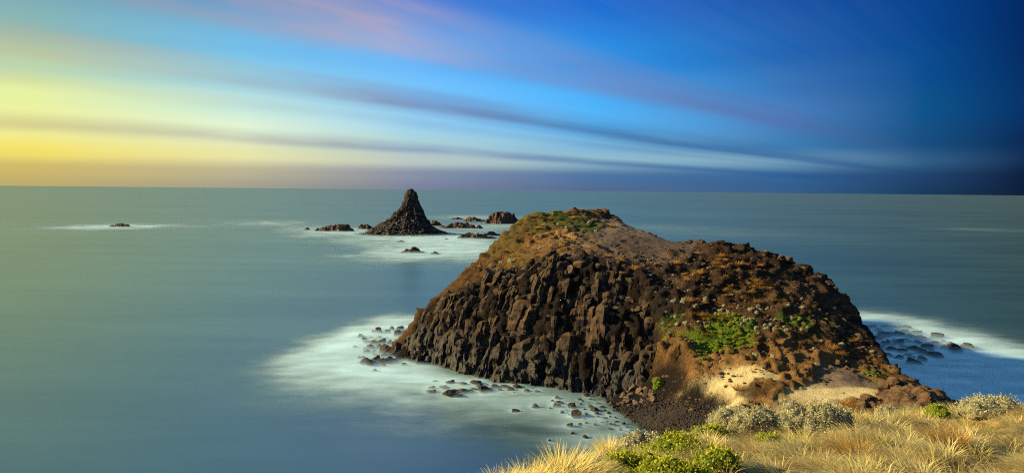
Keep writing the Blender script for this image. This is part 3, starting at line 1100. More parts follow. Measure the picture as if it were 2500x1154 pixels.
# low drifting spray over the churned water: thin veils above one another
M_MIST = mist_material()
angm = np.linspace(-42, 42, 170) * math.pi / 180
radm = np.geomspace(70, 620, 150)
A, R = np.meshgrid(angm, radm, indexing='ij')
mx_, my_ = (R * np.sin(A)).ravel(), (R * np.cos(A)).ravel()
fm = foam_at(mx_, my_)
Fm = grid_faces(len(angm), len(radm))[:, ::-1]
keep = fm[Fm].max(1) > 0.18
allV, allF, allf, alll = [], [], [], []
for k in range(6):
    zz = 0.06 + 0.11 * k + 0.018 * k * k
    zz = zz * np.clip(R.ravel() / 110, 0.8, 2.2)
    Fk = Fm[(fm[Fm].max(1) > 0.18 + 0.07 * k)]
    us = np.unique(Fk)
    rm = np.full(len(mx_), -1)
    rm[us] = np.arange(len(us)) + sum(len(v) for v in allV)
    allF.append(rm[Fk])
    allV.append(np.stack([mx_[us], my_[us], zz[us]], 1))
    allf.append(fm[us])
    alll.append(np.full(len(us), k / 3.0))
obj('sea_mist', mesh_np('sea_mist', np.vstack(allV), np.vstack(allF), True, M_MIST, attrs={'foam': np.concatenate(allf), 'layer': np.concatenate(alll)}),
    kind='stuff', label='white blurred surf mist low over the water round the rocks', cat='mist')

# ------------------------------------------------------------------ sea stack
sc_c = at_z(992, 571)
SD = sc_c.y
zt = [(461, 998, 1008), (466, 994, 1011), (472, 990, 1016), (480, 988, 1019), (490, 985, 1021), (500, 980, 1024), (510, 974, 1027), (520, 964, 1032), (530, 957, 1036), (540, 944, 1044), (550, 928, 1053), (558, 914, 1064), (566, 899, 1079), (574, 884, 1098)]
ny_, nt_ = 110, 180
zz = np.array([at(1000, y, SD).z for y, _, _ in zt])[::-1]
xl = np.array([at(a, y, SD).x for y, a, _ in zt])[::-1]
xr = np.array([at(b, y, SD).x for y, _, b in zt])[::-1]
zz[0] = -1.0
zq = np.linspace(zz[0], zz[-1], ny_)
cl, cr = np.interp(zq, zz, xl), np.interp(zq, zz, xr)
th = np.linspace(0, 2 * math.pi, nt_, endpoint=False)
cxm, hw = (cl + cr) / 2, (cr - cl) / 2
hw = np.where(np.arange(ny_) == ny_ - 1, 0.2, hw)
V = np.stack([cxm[:, None] + hw[:, None] * np.cos(th)[None], SD + 0.85 * hw[:, None] * np.sin(th)[None], np.repeat(zq[:, None], nt_, 1)], -1).reshape(-1, 3)
outw = np.stack([np.cos(th), np.sin(th), 0 * th], 1)[None].repeat(ny_, 0).reshape(-1, 3)
hwv = np.repeat(hw, nt_)
f1, f2, idv = worley(V * np.array((0.34, 0.34, 0.13)))
f1b, f2b, idb = worley(V * np.array((0.8, 0.8, 0.4)) + 31)
dd = 1.9 * (idv - 0.5) + 1.4 * np.minimum(f2 - f1, 0.5) + 0.9 * (idb - .5) + 0.8 * fbm(V * 0.5, 4) + 1.0 * fbm(V * 0.12, 2)
dd = (dd - dd.mean() + 0.25) * np.clip(hwv / 8.0, 0.12, 1.15)
V = V + outw * dd[:, None] + np.stack([0 * dd, 0 * dd, 0.5 * fbm(V * 0.6 + 3, 3)], 1)
stack = obj('sea_stack', None, loc=(0, 0, 0), label='tall dark pyramid shaped sea stack rising from the sea', cat='sea stack')
Fq = grid_faces(ny_, nt_, True)[:, ::-1]
obj('spire', mesh_np('spire', V, Fq[:, ::-1], False, M_STACK), stack)


def rubble_mesh(name, pts, sizes, mat, seeds=6, sub=1, flat=0.75):
    protos = [rock_shape(500 + k, sub, 6, 0.05) for k in range(seeds)]
    Vs, Fs, n = [], [], 0
    for k, (p, s) in enumerate(zip(pts, sizes)):
        v, f = protos[k % seeds]
        a = RNG.uniform(0, 6.28)
        c, s_ = math.cos(a), math.sin(a)
        st = RNG.uniform(0.7, 1.3, 3) * s
        st[2] *= flat
        w = v * st
        w = np.stack([w[:, 0] * c - w[:, 1] * s_, w[:, 0] * s_ + w[:, 1] * c, w[:, 2]], 1) + p
        Vs.append(w)
        Fs.append(f + n)
        n += len(w)
    return mesh_np(name, np.vstack(Vs), np.vstack(Fs), False, mat)


# scree of boulders round the stack's foot
pts, sz = [], []
for _ in range(900):
    a = RNG.uniform(0, 2 * math.pi)
    t = RNG.uniform(0, 1) ** 1.5
    i = RNG.integers(0, 26)
    k = 1.0 + 0.22 * t
    pts.append((cxm[i] + hw[i] * math.cos(a) * k + 0.4, SD + .85 * hw[i] * math.sin(a) * k, max(0.0, zq[i] * (1 - t) - 0.1)))
    sz.append(RNG.uniform(0.25, 0.75))
rb = obj('rubble', rubble_mesh('rubble', pts, sz, M_STACK), stack, kind='stuff')


# ------------------------------------------------------------------ reefs far out
def reef(px0, px1, ytop, ybase, label, seed, depth=0.35, peak=0.5, mat=None):
    c = at_z((px0 + px1) / 2, ybase)
    d = c.y
    wid = (px1 - px0) / FPX * d
    hgt = (ybase - ytop) / FPX * d * 0.85
    dep = max(wid * depth, hgt * 1.4)
    nu = int(min(120, max(36, wid * 2.2)))
    nv = int(max(18, nu * 0.45))
    U, Wv = np.meshgrid(np.linspace(-1, 1, nu), np.linspace(-1, 1, nv), indexing='ij')
    X = U.ravel() * wid * 0.56
    Y = Wv.ravel() * dep * 0.62
    P = np.stack([X, Y, 0 * X], 1)
    q = np.sqrt((U.ravel() * (1 + 0.12 * seed % 3 * 0.1)) ** 2 + Wv.ravel() ** 2)
    q = q + 0.32 * fbm(P * (5.0 / wid) + seed * 7.7, 3)
    body = np.clip(1 - np.abs(q) ** 3, -0.4, 1)
    f1, f2, idv = worley(np.stack([X * 0.50, Y * 0.50, 0 * X + seed * 3.1], 1))
    f1b, f2b, idb = worley(np.stack([X * 1.1, Y * 1.1, 0 * X + seed * 5.1], 1))
    pk = np.exp(-((U.ravel() - (peak * 2 - 1)) / 0.75) ** 2)
    z = hgt * body * (0.45 + 0.55 * pk) * (0.55 + 0.75 * idv) + (0.55 * (0.5 - f1) + 0.25 * (idb - 0.5)) * min(1.0, hgt / 3) * 1.4 * (body > 0) - 0.15
    z = np.minimum(z, hgt * 1.05)
    z = np.where(body < 0, -0.8, z)
    V = np.stack([X, Y + dep * 0.45, z], 1)
    V[:, :2] += 0.35 * np.stack([fbm(P * 1.1 + 3, 2), fbm(P * 1.1 + 60, 2)], 1)
    F = grid_faces(nu, nv)
    F = F[V[F, 2].max(1) > -0.6]
    us = np.unique(F)
    rm = np.full(len(V), -1)
    rm[us] = np.arange(len(us))
    obj('reef_rock', mesh_np('reef_rock', V[us], rm[F], False, mat or M_REEF), loc=(c.x, c.y, 0), label=label, cat='reef', group='low reefs round the sea stack')


reef(765, 862, 545, 565, 'long jagged brown reef left of the dark sea stack', 1, .30, .7)
reef(742, 757, 555, 561, 'tiny low rock off the outer end of the long brown reef', 2)
reef(872, 920, 545, 559, 'short squarish reef touching the left foot of the sea stack', 3, .4, .2)
reef(1044, 1078, 535, 551, 'pale guano splashed rock just behind the right foot of the stack', 4, .5, .4)
reef(1072, 1162, 541, 557, 'dark knobbly reef extending right from the sea stack', 5, .28, .6)
reef(1160, 1178, 548, 558, 'single dark rock at the end of the knobbly reef', 6, .7)
reef(1178, 1272, 514, 546, 'largest reddish reef behind the headland summit', 7, .5, .5)
reef(1130, 1184, 528, 540, 'low reddish reef joining the largest reef on its seaward side', 8, .35, .4)
reef(1098, 1134, 530, 535, 'thin flat rock furthest out beyond the reddish reef', 9, .5)
reef(1108, 1216, 566, 583, 'low ragged reef nearest the headland slope in white foam', 10, .22, .4)
reef(1178, 1222, 564, 574, 'faint low rock behind the ragged reef beside the headland', 11, .3)
reef(970, 1040, 601, 618, 'small brown reef standing alone in foam before the sea stack', 12, .35, .6)
reef(1050, 1074, 612, 621, 'rounded rock beside the small brown reef before the stack', 13, .5)
reef(964, 992, 587, 591, 'flat dark rocks awash between the stack and the small reef', 14, .5)
reef(1083, 1096, 580, 585, 'tiny dark rock awash left of the low ragged reef', 15, .6)
reef(258, 318, 544, 554, 'lone low reef in a patch of foam far out on the left', 16, .35, .6)

# ------------------------------------------------------------------ boulders
BOULD = {}
for mname, mt in (('shore', M_SHORE), ('fall', M_FALL), ('out', M_OUT)):
    BOULD[mname] = []
    for k in range(9):
        v, f = rock_shape(40 + k, 3, 12, 0.12 if mname == 'shore' else 0.05, tight=(0.45, 0.9))
        BOULD[mname].append(mesh_np('boulder', v, f, False, mt))


def boulder(p, size, label, group, kindm='shore', flat=0.75, cat='boulder', name='boulder', sink=0.25, stretch=None):
    size *= random.uniform(0.8, 1.25)
    k = random.randrange(9)
    st = stretch or (random.uniform(.85, 1.25), random.uniform(.85, 1.2))
    sc3 = (size * st[0], size * st[1], size * flat * random.uniform(.85, 1.15))
    o = obj(name, BOULD[kindm][k], loc=(p[0], p[1], p[2] + sc3[2] * (0.5 - sink)), rot=(random.uniform(-.25, .25), random.uniform(-.25, .25), random.uniform(0, 6.28)), scale=sc3, label=label, cat=cat, group=group)
    return o


def px2m(px, d):
    return px * d / FPX


def water_boulders(lst, label, group, flat=0.7, mat='shore', **kw):
    for e in lst:
        x, y, w = e[:3]
        p = at_z(x, y, 0.0)
        lb = e[3] if len(e) > 3 else label
        boulder((p.x, p.y, 0.0), px2m(w, p.y) * 0.58, lb, group, mat, flat, **dict(dict(sink=0.45), **kw))


water_boulders(L1, 'small dark boulder in white surf off the left point of the headland', 'boulders off the left point', 0.85, sink=0.2)
water_boulders(L2, 'dark rock awash in mist along the foot of the columned cliff', 'rocks awash along the cliff foot', 0.5)
water_boulders(L3, 'small dark boulder in the misty cove below the beach', 'boulders in the cove', 0.85)
water_boulders(L4, 'flat black wave worn rock on the reef right of the headland', 'rocks of the right hand reef', 0.62, stretch=(1.35, .95), sink=0.3)
water_boulders([(2335, 985, 26, 'dark round rock in blue water just above the grass edge'), (2320, 995, 24, 'partly hidden rock beside the outcrop foot in blue water'), (2300, 985, 24, 'wet rock against the right foot of the brown outcrop')], 'x', 'rocks below the outcrop', 0.7)

# fallen rocks between cliff and beach
n_f = 0
for _ in range(400):
    if n_f >= 125:
        break
    t = random.random()
    x = random.uniform(1450, 1600)
    y = random.uniform(930, 1008)
    lo = 958 - (x - 1450) * 0.16
    hi = 985 + (x - 1450) * 0.20 if x < 1540 else 1003 - (x - 1540) * 0.35
    if not lo < y < hi:
        continue
    p = hit(x, y)
    if p[2] > 7:
        continue
    s = px2m(random.choice([7, 8, 9, 10, 12, 14, 18]), p[1]) * 0.62
    boulder(p, s, 'angular brown block in the rock fall between the cliff and the pebble beach', 'rock fall beside the beach', 'fall', 0.8, 'rock', 'fallen_rock', 0.3)
    n_f += 1
for x, y, w, lb in [(1463, 957, 20, 'pale block at the seaward edge of the rock fall'), (1505, 950, 20, 'tall brown block at the top of the rock fall'), (1545, 952, 22, 'orange brown block below the bright green bush'), (1568, 935, 24, 'pale wedge of rock beside the bright green bush'), (1576, 967, 14, 'orange rock lowest beside the pale earth bank'), (1495, 993, 18, 'dark block lowest in the rock fall')]:
    p = hit(x, y)
    boulder(p, px2m(w, p[1]) * 0.6, lb, 'rock fall beside the beach', 'fall', 1.0, 'rock', 'fallen_rock', 0.2)
# pebbles of the beach
pts, sz = [], []
while len(pts) < 4200:
    c = hit(random.choice([1560, 1600, 1640, 1660]), random.uniform(1000, 1045))
    x, y = c[0] + RNG.normal(0, 2.6), c[1] + RNG.normal(0, 2.6)
    z = float(surf(x, y))
    if z < -0.3 or z > 3.4:
        continue
    pts.append((x, y, z + 0.02))
    sz.append(RNG.uniform(0.06, 0.20))
obj('pebbles', rubble_mesh('pebbles', pts, sz, M_SHORE, 6, 1, 0.7), kind='stuff', label='dark wet pebbles covering the small beach', cat='pebbles')

# boulders on the right shoulder and skyline
SH = [(1905, 632, 16), (1925, 640, 22, 'square dark boulder on the skyline right of the dark slope'), (1890, 628, 12), (1940, 652, 18), (1918, 650, 14), (1962, 662, 18, 'lone round boulder on the skyline, upper of the shoulder'), (1975, 672, 12), (2000, 686, 24, 'dark block beside the flat skyline ledge'), (1985, 690, 18), (2020, 700, 26), (2035, 712, 22), (2010, 712, 20), (2050, 725, 24), (2062, 735, 22), (2075, 742, 20, 'overhanging block on the right skyline of the shoulder'), (2080, 755, 22), (2085, 770, 20), (2070, 752, 20), (2055, 745, 20), (2040, 732, 16), (1978, 700, 14), (1960, 710, 12), (2000, 720, 14), (1990, 735, 12), (2030, 745, 16),
      (2088, 800, 18), (2100, 815, 20), (2110, 830, 22), (2120, 845, 20), (2095, 830, 24), (2080, 815, 22), (2130, 865, 20), (2110, 860, 20), (2140, 880, 18), (2090, 850, 18), (2120, 880, 18), (2150, 900, 16),
      (1985, 790, 24), (2005, 795, 28, 'upright dark block in the outcrop right of the green mat'), (2030, 795, 24), (2015, 815, 26), (2045, 812, 24), (1960, 795, 22), (1945, 800, 24), (1975, 810, 20), (2035, 830, 20), (1950, 830, 26, 'tan flat topped rock below the upper outcrop'), (1990, 845, 20), (2060, 840, 20), (2050, 860, 18), (1935, 850, 18), (2070, 795, 20), (2055, 790, 20),
      (1850, 930, 26, 'dark lump of rock under the pale sand ridge'), (1845, 945, 18), (1860, 925, 16), (1995, 865, 16), (1900, 885, 16), (1925, 895, 20, 'mossy rock alone on the tan earth bank'), (1965, 900, 16), (2020, 880, 20), (2040, 890, 18), (2065, 890, 16)]
for e in SH:
    p = hit(e[0], e[1])
    lb = e[3] if len(e) > 3 else ('dark boulder on the rocky shoulder at the right side of the headland' if e[0] > 1880 and e[1] < 780 else ('brown block in the outcrop above the tan earth bank' if e[0] < 2075 else 'dark block on the steep right flank of the headland'))
    boulder(p, px2m(e[2], p[1]) * 0.55, lb, 'blocks on the right side of the headland', 'out', 0.85, 'rock', 'rock_block', 0.15)
LED = []
for px0, px1, py0, py1, n, lab in [(1150, 1300, 640, 700, 34, 'dark rock showing through the western slope above the columns'), (1290, 1560, 625, 665, 40, 'dark rock of the broken band along the top of the cliff'), (1240, 1420, 575, 625, 20, 'tan rock in the eroded bank under the summit'), (1500, 1580, 660, 760, 22, 'brown rock on the crag at the upper right of the cliff')]:
    for _ in range(n):
        p = hit(random.uniform(px0, px1), random.uniform(py0, py1))
        boulder(p, random.choice([.4, .5, .6, .8, 1.1]), lab, 'rocks above the cliff', 'out', 0.7, 'rock', 'rock_block', 0.42)
# scree over the dark slopes
pts, sz = [], []
for _ in range(5200):
    cx, cy, s1, s2 = random.choice([(1600, 690, 6, 8), (1620, 740, 5, 6), (1760, 640, 8, 8), (1880, 670, 7, 7), (2000, 740, 6, 6), (1560, 650, 6, 4), (1700, 700, 7, 7), (1440, 655, 10, 1.5), (1900, 730, 7, 5), (1950, 830, 6, 4), (1850, 870, 8, 4), (1680, 830, 3, 6), (1180, 690, 5, 5), (2090, 840, 4, 6)])
    c = hit(cx, cy)
    x, y = c[0] + RNG.normal(0, s1), c[1] + RNG.normal(0, s2)
    z = float(surf(x, y))
    if z < 1 or float(hz(x, y)) - z > 1.2:
        continue
    pts.append((x, y, z + 0.03))
    sz.append(0.06 + 0.32 * RNG.uniform(0, 1) ** 4)
obj('scree', rubble_mesh('scree', pts, sz, M_OUT, 6, 1, 0.7), kind='stuff', label='loose dark stones littering the headland slopes', cat='stones')


# right hand outcrop on the neck
def outcrop(px, py, Y, rx, ry, rz, label, seed, sub=4):
    c = at(px, py, Y)
    v, f = ICO[sub]
    v = v * np.array((rx, ry, rz))
    w = v + np.array(c)
    f1, f2, idv = worley(w * 0.75)
    g1, g2, idb = worley(w * 1.9)
    n = v / np.linalg.norm(v, axis=1)[:, None]
    v = v + n * (0.55 * (0.6 - f1) + 0.5 * (idv - .5) + 0.22 * (0.6 - g1) + 0.5 * fbm(w * 0.5, 3))[:, None]
    obj('rock_outcrop', mesh_np('rock_outcrop', v, f, False, M_OUT), loc=c, label=label, cat='outcrop', group='outcrops on the neck')


outcrop(2240, 990, 82, 3.6, 2.6, 2.1, 'craggy brown rock outcrop behind the foreground grass on the right', 1)
outcrop(2195, 958, 86, 2.1, 1.7, 1.35, 'rounded brown boulder on top of the craggy outcrop', 2)
outcrop(2130, 988, 84, 1.2, 1.0, 0.9, 'small dark rock wedged between orange tussocks on the neck', 3, 3)
outcrop(1463, 522, 172, 2.6, 2.0, 1.2, 'knobbly brown crag on the summit skyline', 4, 3)
outcrop(1405, 520, 169, 2.6, 2.0, 0.9, 'low rocky hump on the summit skyline left of the crag', 5, 3)


# ------------------------------------------------------------------ plants
def blades(cent, n, length, spread, lean, width, c_root, c_tip, seed, droop=0.5, seg=4, splay=0.55, jit=0.15):
    """one tuft of grass: V, F, colour"""
    r = np.random.default_rng(seed)
    a = r.uniform(0, 2 * math.pi, n)
    rr = spread * np.sqrt(r.uniform(0, 1, n))
    base = np.stack([np.cos(a) * rr, np.sin(a) * rr, -0.04 + 0 * a], 1)
    sp_ = splay * (rr / spread) * r.uniform(.5, 1.4, n)
    dirv = np.stack([np.cos(a) * sp_ + lean[0] + r.normal(0, jit, n), np.sin(a) * sp_ + lean[1] + r.normal(0, jit, n), np.ones(n)], 1)
    dirv /= np.linalg.norm(dirv, axis=1)[:, None]
    L = length * r.uniform(0.55, 1.15, n)
    dr = droop * r.uniform(0.4, 1.4, n)
    hd = dirv[:, :2] / (np.linalg.norm(dirv[:, :2], axis=1)[:, None] + 1e-6)
    side = np.stack([-hd[:, 1], hd[:, 0], 0 * L], 1)
    tw = r.uniform(-1, 1, n)
    side = side + np.stack([hd[:, 0] * tw, hd[:, 1] * tw, 0 * L], 1)
    side /= np.linalg.norm(side, axis=1)[:, None]
    ts = np.linspace(0, 1, seg + 1)
    Vv = np.empty((n, seg + 1, 2, 3))
    for k, t in enumerate(ts):
        pos = base + dirv * (L * t)[:, None]
        pos[:, :2] += hd * (dr * L * t * t * 0.8)[:, None]
        pos[:, 2] -= dr * L * t * t * 0.62
        wd = width * (1 - t ** 2 * 0.92)
        Vv[:, k, 0] = pos - side * wd
        Vv[:, k, 1] = pos + side * wd
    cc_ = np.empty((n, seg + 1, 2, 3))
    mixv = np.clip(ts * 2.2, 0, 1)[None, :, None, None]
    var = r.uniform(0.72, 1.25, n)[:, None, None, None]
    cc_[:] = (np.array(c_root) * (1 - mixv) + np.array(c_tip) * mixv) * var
    idx = np.arange(n)[:, None] * (seg + 1) * 2 + np.arange(seg)[None, :] * 2
    F = np.stack([idx, idx + 1, idx + 3, idx + 2], -1).reshape(-1, 4)
    return Vv.reshape(-1, 3) + np.asarray(cent), F, cc_.reshape(-1, 3)


def leafy(rx, ry, rz, n, leaf, lumps, c1, c2, seed, up=0.3, lumpr=0.42, elong=1.6, fuzz=1.08):
    """domed bush: leaves over overlapping clumps; V, F, colour and the clump list"""
    r = np.random.default_rng(seed)
    cs = []
    for _ in range(lumps):
        d = r.normal(size=3)
        d[2] = abs(d[2]) * 0.9
        d /= np.linalg.norm(d)
        cs.append(d * np.array((rx, ry, rz)) * r.uniform(.45, .85))
    cs = np.array(cs)
    lr = lumpr * min(rx, ry, rz * 1.2) * r.uniform(.7, 1.25, lumps)
    k = r.integers(0, lumps, n)
    d = r.normal(size=(n, 3))
    d[:, 2] = d[:, 2] * 0.8 + 0.35
    d /= np.linalg.norm(d, axis=1)[:, None]
    pos = cs[k] + d * (lr[k] * r.uniform(.80, fuzz, n))[:, None]
    t1 = np.cross(d, r.normal(size=(n, 3)))
    t1 /= np.linalg.norm(t1, axis=1)[:, None]
    ax = d * (0.5 + up) + t1 * 0.9 + np.array((0, 0, up))
    ax /= np.linalg.norm(ax, axis=1)[:, None]
    sd_ = np.cross(ax, d + 0.2 * r.normal(size=(n, 3)))
    sd_ /= np.linalg.norm(sd_, axis=1)[:, None] + 1e-9
    ls = leaf * r.uniform(.6, 1.3, n)
    a_ = ax * (ls * elong)[:, None]
    b_ = sd_ * (ls * 0.55)[:, None]
    V = np.stack([pos - a_ * .1, pos + a_ * .45 - b_, pos + a_, pos + a_ * .45 + b_], 1)
    F = np.arange(n * 4).reshape(n, 4)
    m_ = r.uniform(0, 1, n)[:, None]
    cl_ = (np.array(c1) * (1 - m_) + np.array(c2) * m_) * r.uniform(.75, 1.2, n)[:, None]
    cl_ = cl_ * (0.85 + 0.3 * r.uniform(0, 1, lumps)[k])[:, None]
    return V.reshape(-1, 3), F, np.repeat(cl_, 4, 0), cs, lr


def twig_material(name, a, b):
    m, h = new_mat(name)
    nn = h.noise(h.n('ShaderNodeNewGeometry').outputs['Position'], 22.0, 4, 0.7)
    finish(h, h.mix(h.rng(nn, .35, .65), a, b), 0.9, h.bump(nn, 0.9, 0.05), 0.1)
    return m


M_TWIG = twig_material('silver_twigs', (0.12, 0.11, 0.06, 1), (0.28, 0.27, 0.17, 1))
M_GTWIG = twig_material('green_twigs', (0.05, 0.07, 0.01, 1), (0.14, 0.20, 0.02, 1))


def core_mesh(cs, lr, seed, k=0.82, mat=None):
    Vs, Fs, n = [], [], 0
    v0, f0 = ICO[2]
    for c, r_ in zip(cs, lr):
        v = v0 * r_ * k
        v = v + c + 0.10 * r_ * fbm(v * 6 / r_ * 0.3 + seed, 2)[:, None] * v0
        Vs.append(v)
        Fs.append(f0 + n)
        n += len(v)
    return mesh_np('branches', np.vstack(Vs), np.vstack(Fs), True, mat or M_TWIG)


SILV1, SILV2 = (0.27, 0.28, 0.17), (0.52, 0.51, 0.34)
GRN1, GRN2 = (0.13, 0.20, 0.015), (0.36, 0.42, 0.04)
ORG1, ORG2 = (0.15, 0.08, 0.022), (0.46, 0.26, 0.06)

# small prototypes used on the headland
P_TUS, P_CUSH, P_CORE, P_GRN, P_GCORE = [], [], [], [], []
for k in range(5):
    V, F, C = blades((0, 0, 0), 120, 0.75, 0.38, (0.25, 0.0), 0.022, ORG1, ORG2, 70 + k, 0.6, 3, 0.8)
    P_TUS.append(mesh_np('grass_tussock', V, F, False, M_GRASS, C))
    V, F, C, cs, lr = leafy(.5, .5, .42, 700, .055, 9, SILV1, SILV2, 90 + k, 0.3, 0.55)
    P_CUSH.append(mesh_np('foliage', V, F, False, M_LEAF, C))
    P_CORE.append(core_mesh(cs, lr, k, 0.86))
    V, F, C, cs, lr = leafy(.7, .7, .42, 900, .065, 11, GRN1, GRN2, 110 + k, 0.3, 0.5)
    P_GRN.append(mesh_np('foliage', V, F, False, M_LEAF, C))
    P_GCORE.append(core_mesh(cs, lr, k, 0.86, M_GTWIG))


def plant(name, fol, core, p, s, label, cat, group, zs=1.0):
    o = obj(name, None, loc=(p[0], p[1], p[2] - 0.03), rot=(0, 0, random.uniform(0, 6.28)), scale=(s, s, s * zs), label=label, cat=cat, group=group)
    obj('foliage', fol, o)
    obj('branches', core, o)
    return o


def scatter(center, s1, s2, n, tries=40, sepd=0.5, seen=None):
    c = hit(*center)
    out = []
    for _ in range(n * tries):
        if len(out) >= n:
            break
        x, y = c[0] + random.gauss(0, s1), c[1] + random.gauss(0, s2)
        if any((x - a) ** 2 + (y - b) ** 2 < sepd ** 2 for a, b, _ in (seen if seen is not None else out)):
            continue
        z = float(surf(x, y))
        if z < 0.8 or CLIFF[min(NX - 1, max(0, int((x - GX0) / GS))), min(NY - 1, max(0, int((y - GY0) / GS)))] > 0.4:
            continue
        out.append((x, y, z))
        if seen is not None:
            seen.append((x, y, z))
    return out


SEEN = []
for cpx, a, b, n, lab in [((1790, 680), 3.6, 4.6, 60, 'orange brown tussock in the dense patch on the dark slope'), ((1730, 690), 2.2, 3.5, 22, 'orange brown tussock on the edge of the dense patch over the dark slope'), ((1850, 740), 5, 3.0, 14, 'small orange tussock scattered below the dense tussock patch'),
                          ((1690, 740), 2.0, 3.0, 12, 'orange tussock beside the gully above the cliff end'), ((1750, 800), 3.5, 3, 16, 'orange tussock among the green mats and pale cushions'), ((1950, 850), 6, 4, 14, 'orange tussock among rocks above the tan bank'), ((1240, 640), 3.5, 5, 34, 'golden tussock on the western slope under the summit'),
                          ((1210, 725), 3.0, 1.6, 12, 'golden tussock on the ledge above the left cliff columns'), ((1300, 525), 4, 6, 22, 'golden tussock on the turf of the summit'), ((1420, 530), 6, 5, 14, 'brown tussock on the sandy summit ridge'), ((1520, 720), 1.5, 2.5, 8, 'orange tussock on the crag at the top of the cliff'), ((1850, 890), 5, 2.5, 14, 'orange tussock on the brown earth bank above the pale sand')]:
    for p in scatter(cpx, a, b, n, seen=SEEN, sepd=0.55):
        s = random.choice([.4, .55, .7, .9, 1.3]) * random.uniform(.85, 1.15) * (1.1 if p[1] > 145 else 1.0)
        obj('grass_tussock', random.choice(P_TUS), loc=p, rot=(0, 0, random.uniform(-.8, .8)), scale=s, label=lab, cat='tussock', group='tussocks on the headland')
for cpx, a, b, n, s0, lab in [((1800, 765), 4.2, 2.0, 34, .6, 'pale grey cushion bush above the green mat'), ((1660, 785), 1.8, 2.0, 18, .75, 'pale cushion bush beside the gully at the cliff end'), ((1750, 700), 5.5, 6, 10, .40, 'small pale cushion bush dotted among the orange tussocks'), ((1900, 740), 7, 6, 10, .40, 'small pale cushion bush dotted over the rocky shoulder'),
                              ((1880, 810), 3, 2.0, 14, .7, 'pale cushion bush on the outcrop right of the green mat'), ((1620, 700), 4, 7, 18, .45, 'tiny pale cushion bush on the dark scree'), ((1230, 660), 2.5, 4, 8, .8, 'round pale cushion bush on the western slope'), ((1200, 725), 3, 1.2, 6, .8, 'round pale cushion bush on the ledge above the left columns'),
                              ((1980, 860), 6, 4, 12, .75, 'pale cushion bush among the blocks above the tan bank'), ((1370, 545), 4, 5, 6, .8, 'brownish cushion bush on the summit turf')]:
    for p in scatter(cpx, a, b, n, seen=SEEN, sepd=0.6):
        k = random.randrange(5)
        plant('cushion_bush', P_CUSH[k], P_CORE[k], p, s0 * random.uniform(.75, 1.4), lab, 'bush', 'pale cushion bushes on the headland')
for cpx, a, b, n, s0, lab in [((1780, 815), 2.6, 1.6, 46, .9, 'bright green low plant in the large mat on the headland slope'), ((1735, 845), 1.8, 1.2, 22, .9, 'bright green low plant at the lower left of the large mat'), ((1800, 845), 2.2, 0.8, 14, .8, 'bright green low plant at the lower right of the large mat'),
                              ((1935, 790), .9, .7, 7, .8, 'yellow green plant between the blocks right of the mat'), ((1655, 800), 1.2, 1.0, 7, .7, 'small green plant among the cushions beside the gully'), ((2135, 920), .8, .9, 6, .8, 'dark green plant in the shade behind the neck'), ((1370, 530), 2.5, 4, 4, .5, 'dull green low plant on the summit turf'), ((2040, 815), .7, 1.2, 4, .7, 'green plant on the rocks of the right outcrop')]:
    for p in scatter(cpx, a, b, n, seen=None, sepd=0.3):
        k = random.randrange(5)
        plant('green_plant', P_GRN[k], P_GCORE[k], p, s0 * random.uniform(.7, 1.3), lab, 'plant', 'green mat plants on the headland', 0.7)
p = hit(1607, 945)
V, F, C, cs, lr = leafy(1.0, 0.9, 1.6, 2600, .075, 16, GRN1, GRN2, 222, 0.3, 0.5)
bush = obj('green_bush', None, loc=(p[0], p[1], p[2] - 0.1), label='bright green bush at the foot of the cliff beside the rock fall', cat='bush')
obj('foliage', mesh_np('foliage', V, F, False, M_LEAF, C), bush)
obj('branches', core_mesh(cs, lr, 4, 0.86, M_GTWIG), bush)
# orange tufts beside the outcrop on the neck
for x, y, lab in [(2100, 985, 'orange tussock left of the dark wedged rock on the neck'), (2120, 975, 'tall golden tussock above the dark wedged rock'), (2150, 965, 'yellow tussock between the wedged rock and the craggy outcrop'), (2160, 990, 'orange tussock under the craggy outcrop'), (2070, 990, 'low orange tussock left on the brown bank of the neck')]:
    p = hit(x, y)
    obj('grass_tussock', random.choice(P_TUS), loc=p, scale=random.uniform(1.3, 1.7), label=lab, cat='tussock', group='tussocks on the neck')

# ------------------------------------------------------------------ the camera's own hill
BX = np.array([-30, -12, -8, -4, -2, -.29, .3, 1.05, 1.96, 3.04, 4.3, 5.7, 7.3, 8.8, 11.1, 13.2, 15.8, 19, 40, 60])
BY = np.array([-18, -6, 0, 4.2, 7.2, 10.2, 11.3, 12.5, 14, 15.5, 17, 18.5, 20, 21, 22, 22.5, 22.5, 22, 20, 16])


def hill_z(x, y):
    x = np.asarray(x, float)
    y = np.asarray(y, float)
    over = y - np.interp(x, BX, BY)
    drop = 0.75 * (np.sqrt(over * over + 2.0) + over) - 0.25
    base = CAM_H - 2.1 - 0.2 * np.clip(y, -6, 60) - 0.03 * 0
    P = np.stack([x * 0.35, y * 0.35, 0 * x], -1).reshape(-1, 3)
    und = (0.34 * fbm(P, 3) + 0.24 * fbm(P * 2.6 + 5, 2)).reshape(x.shape)
    return base - np.maximum(drop, 0) + und


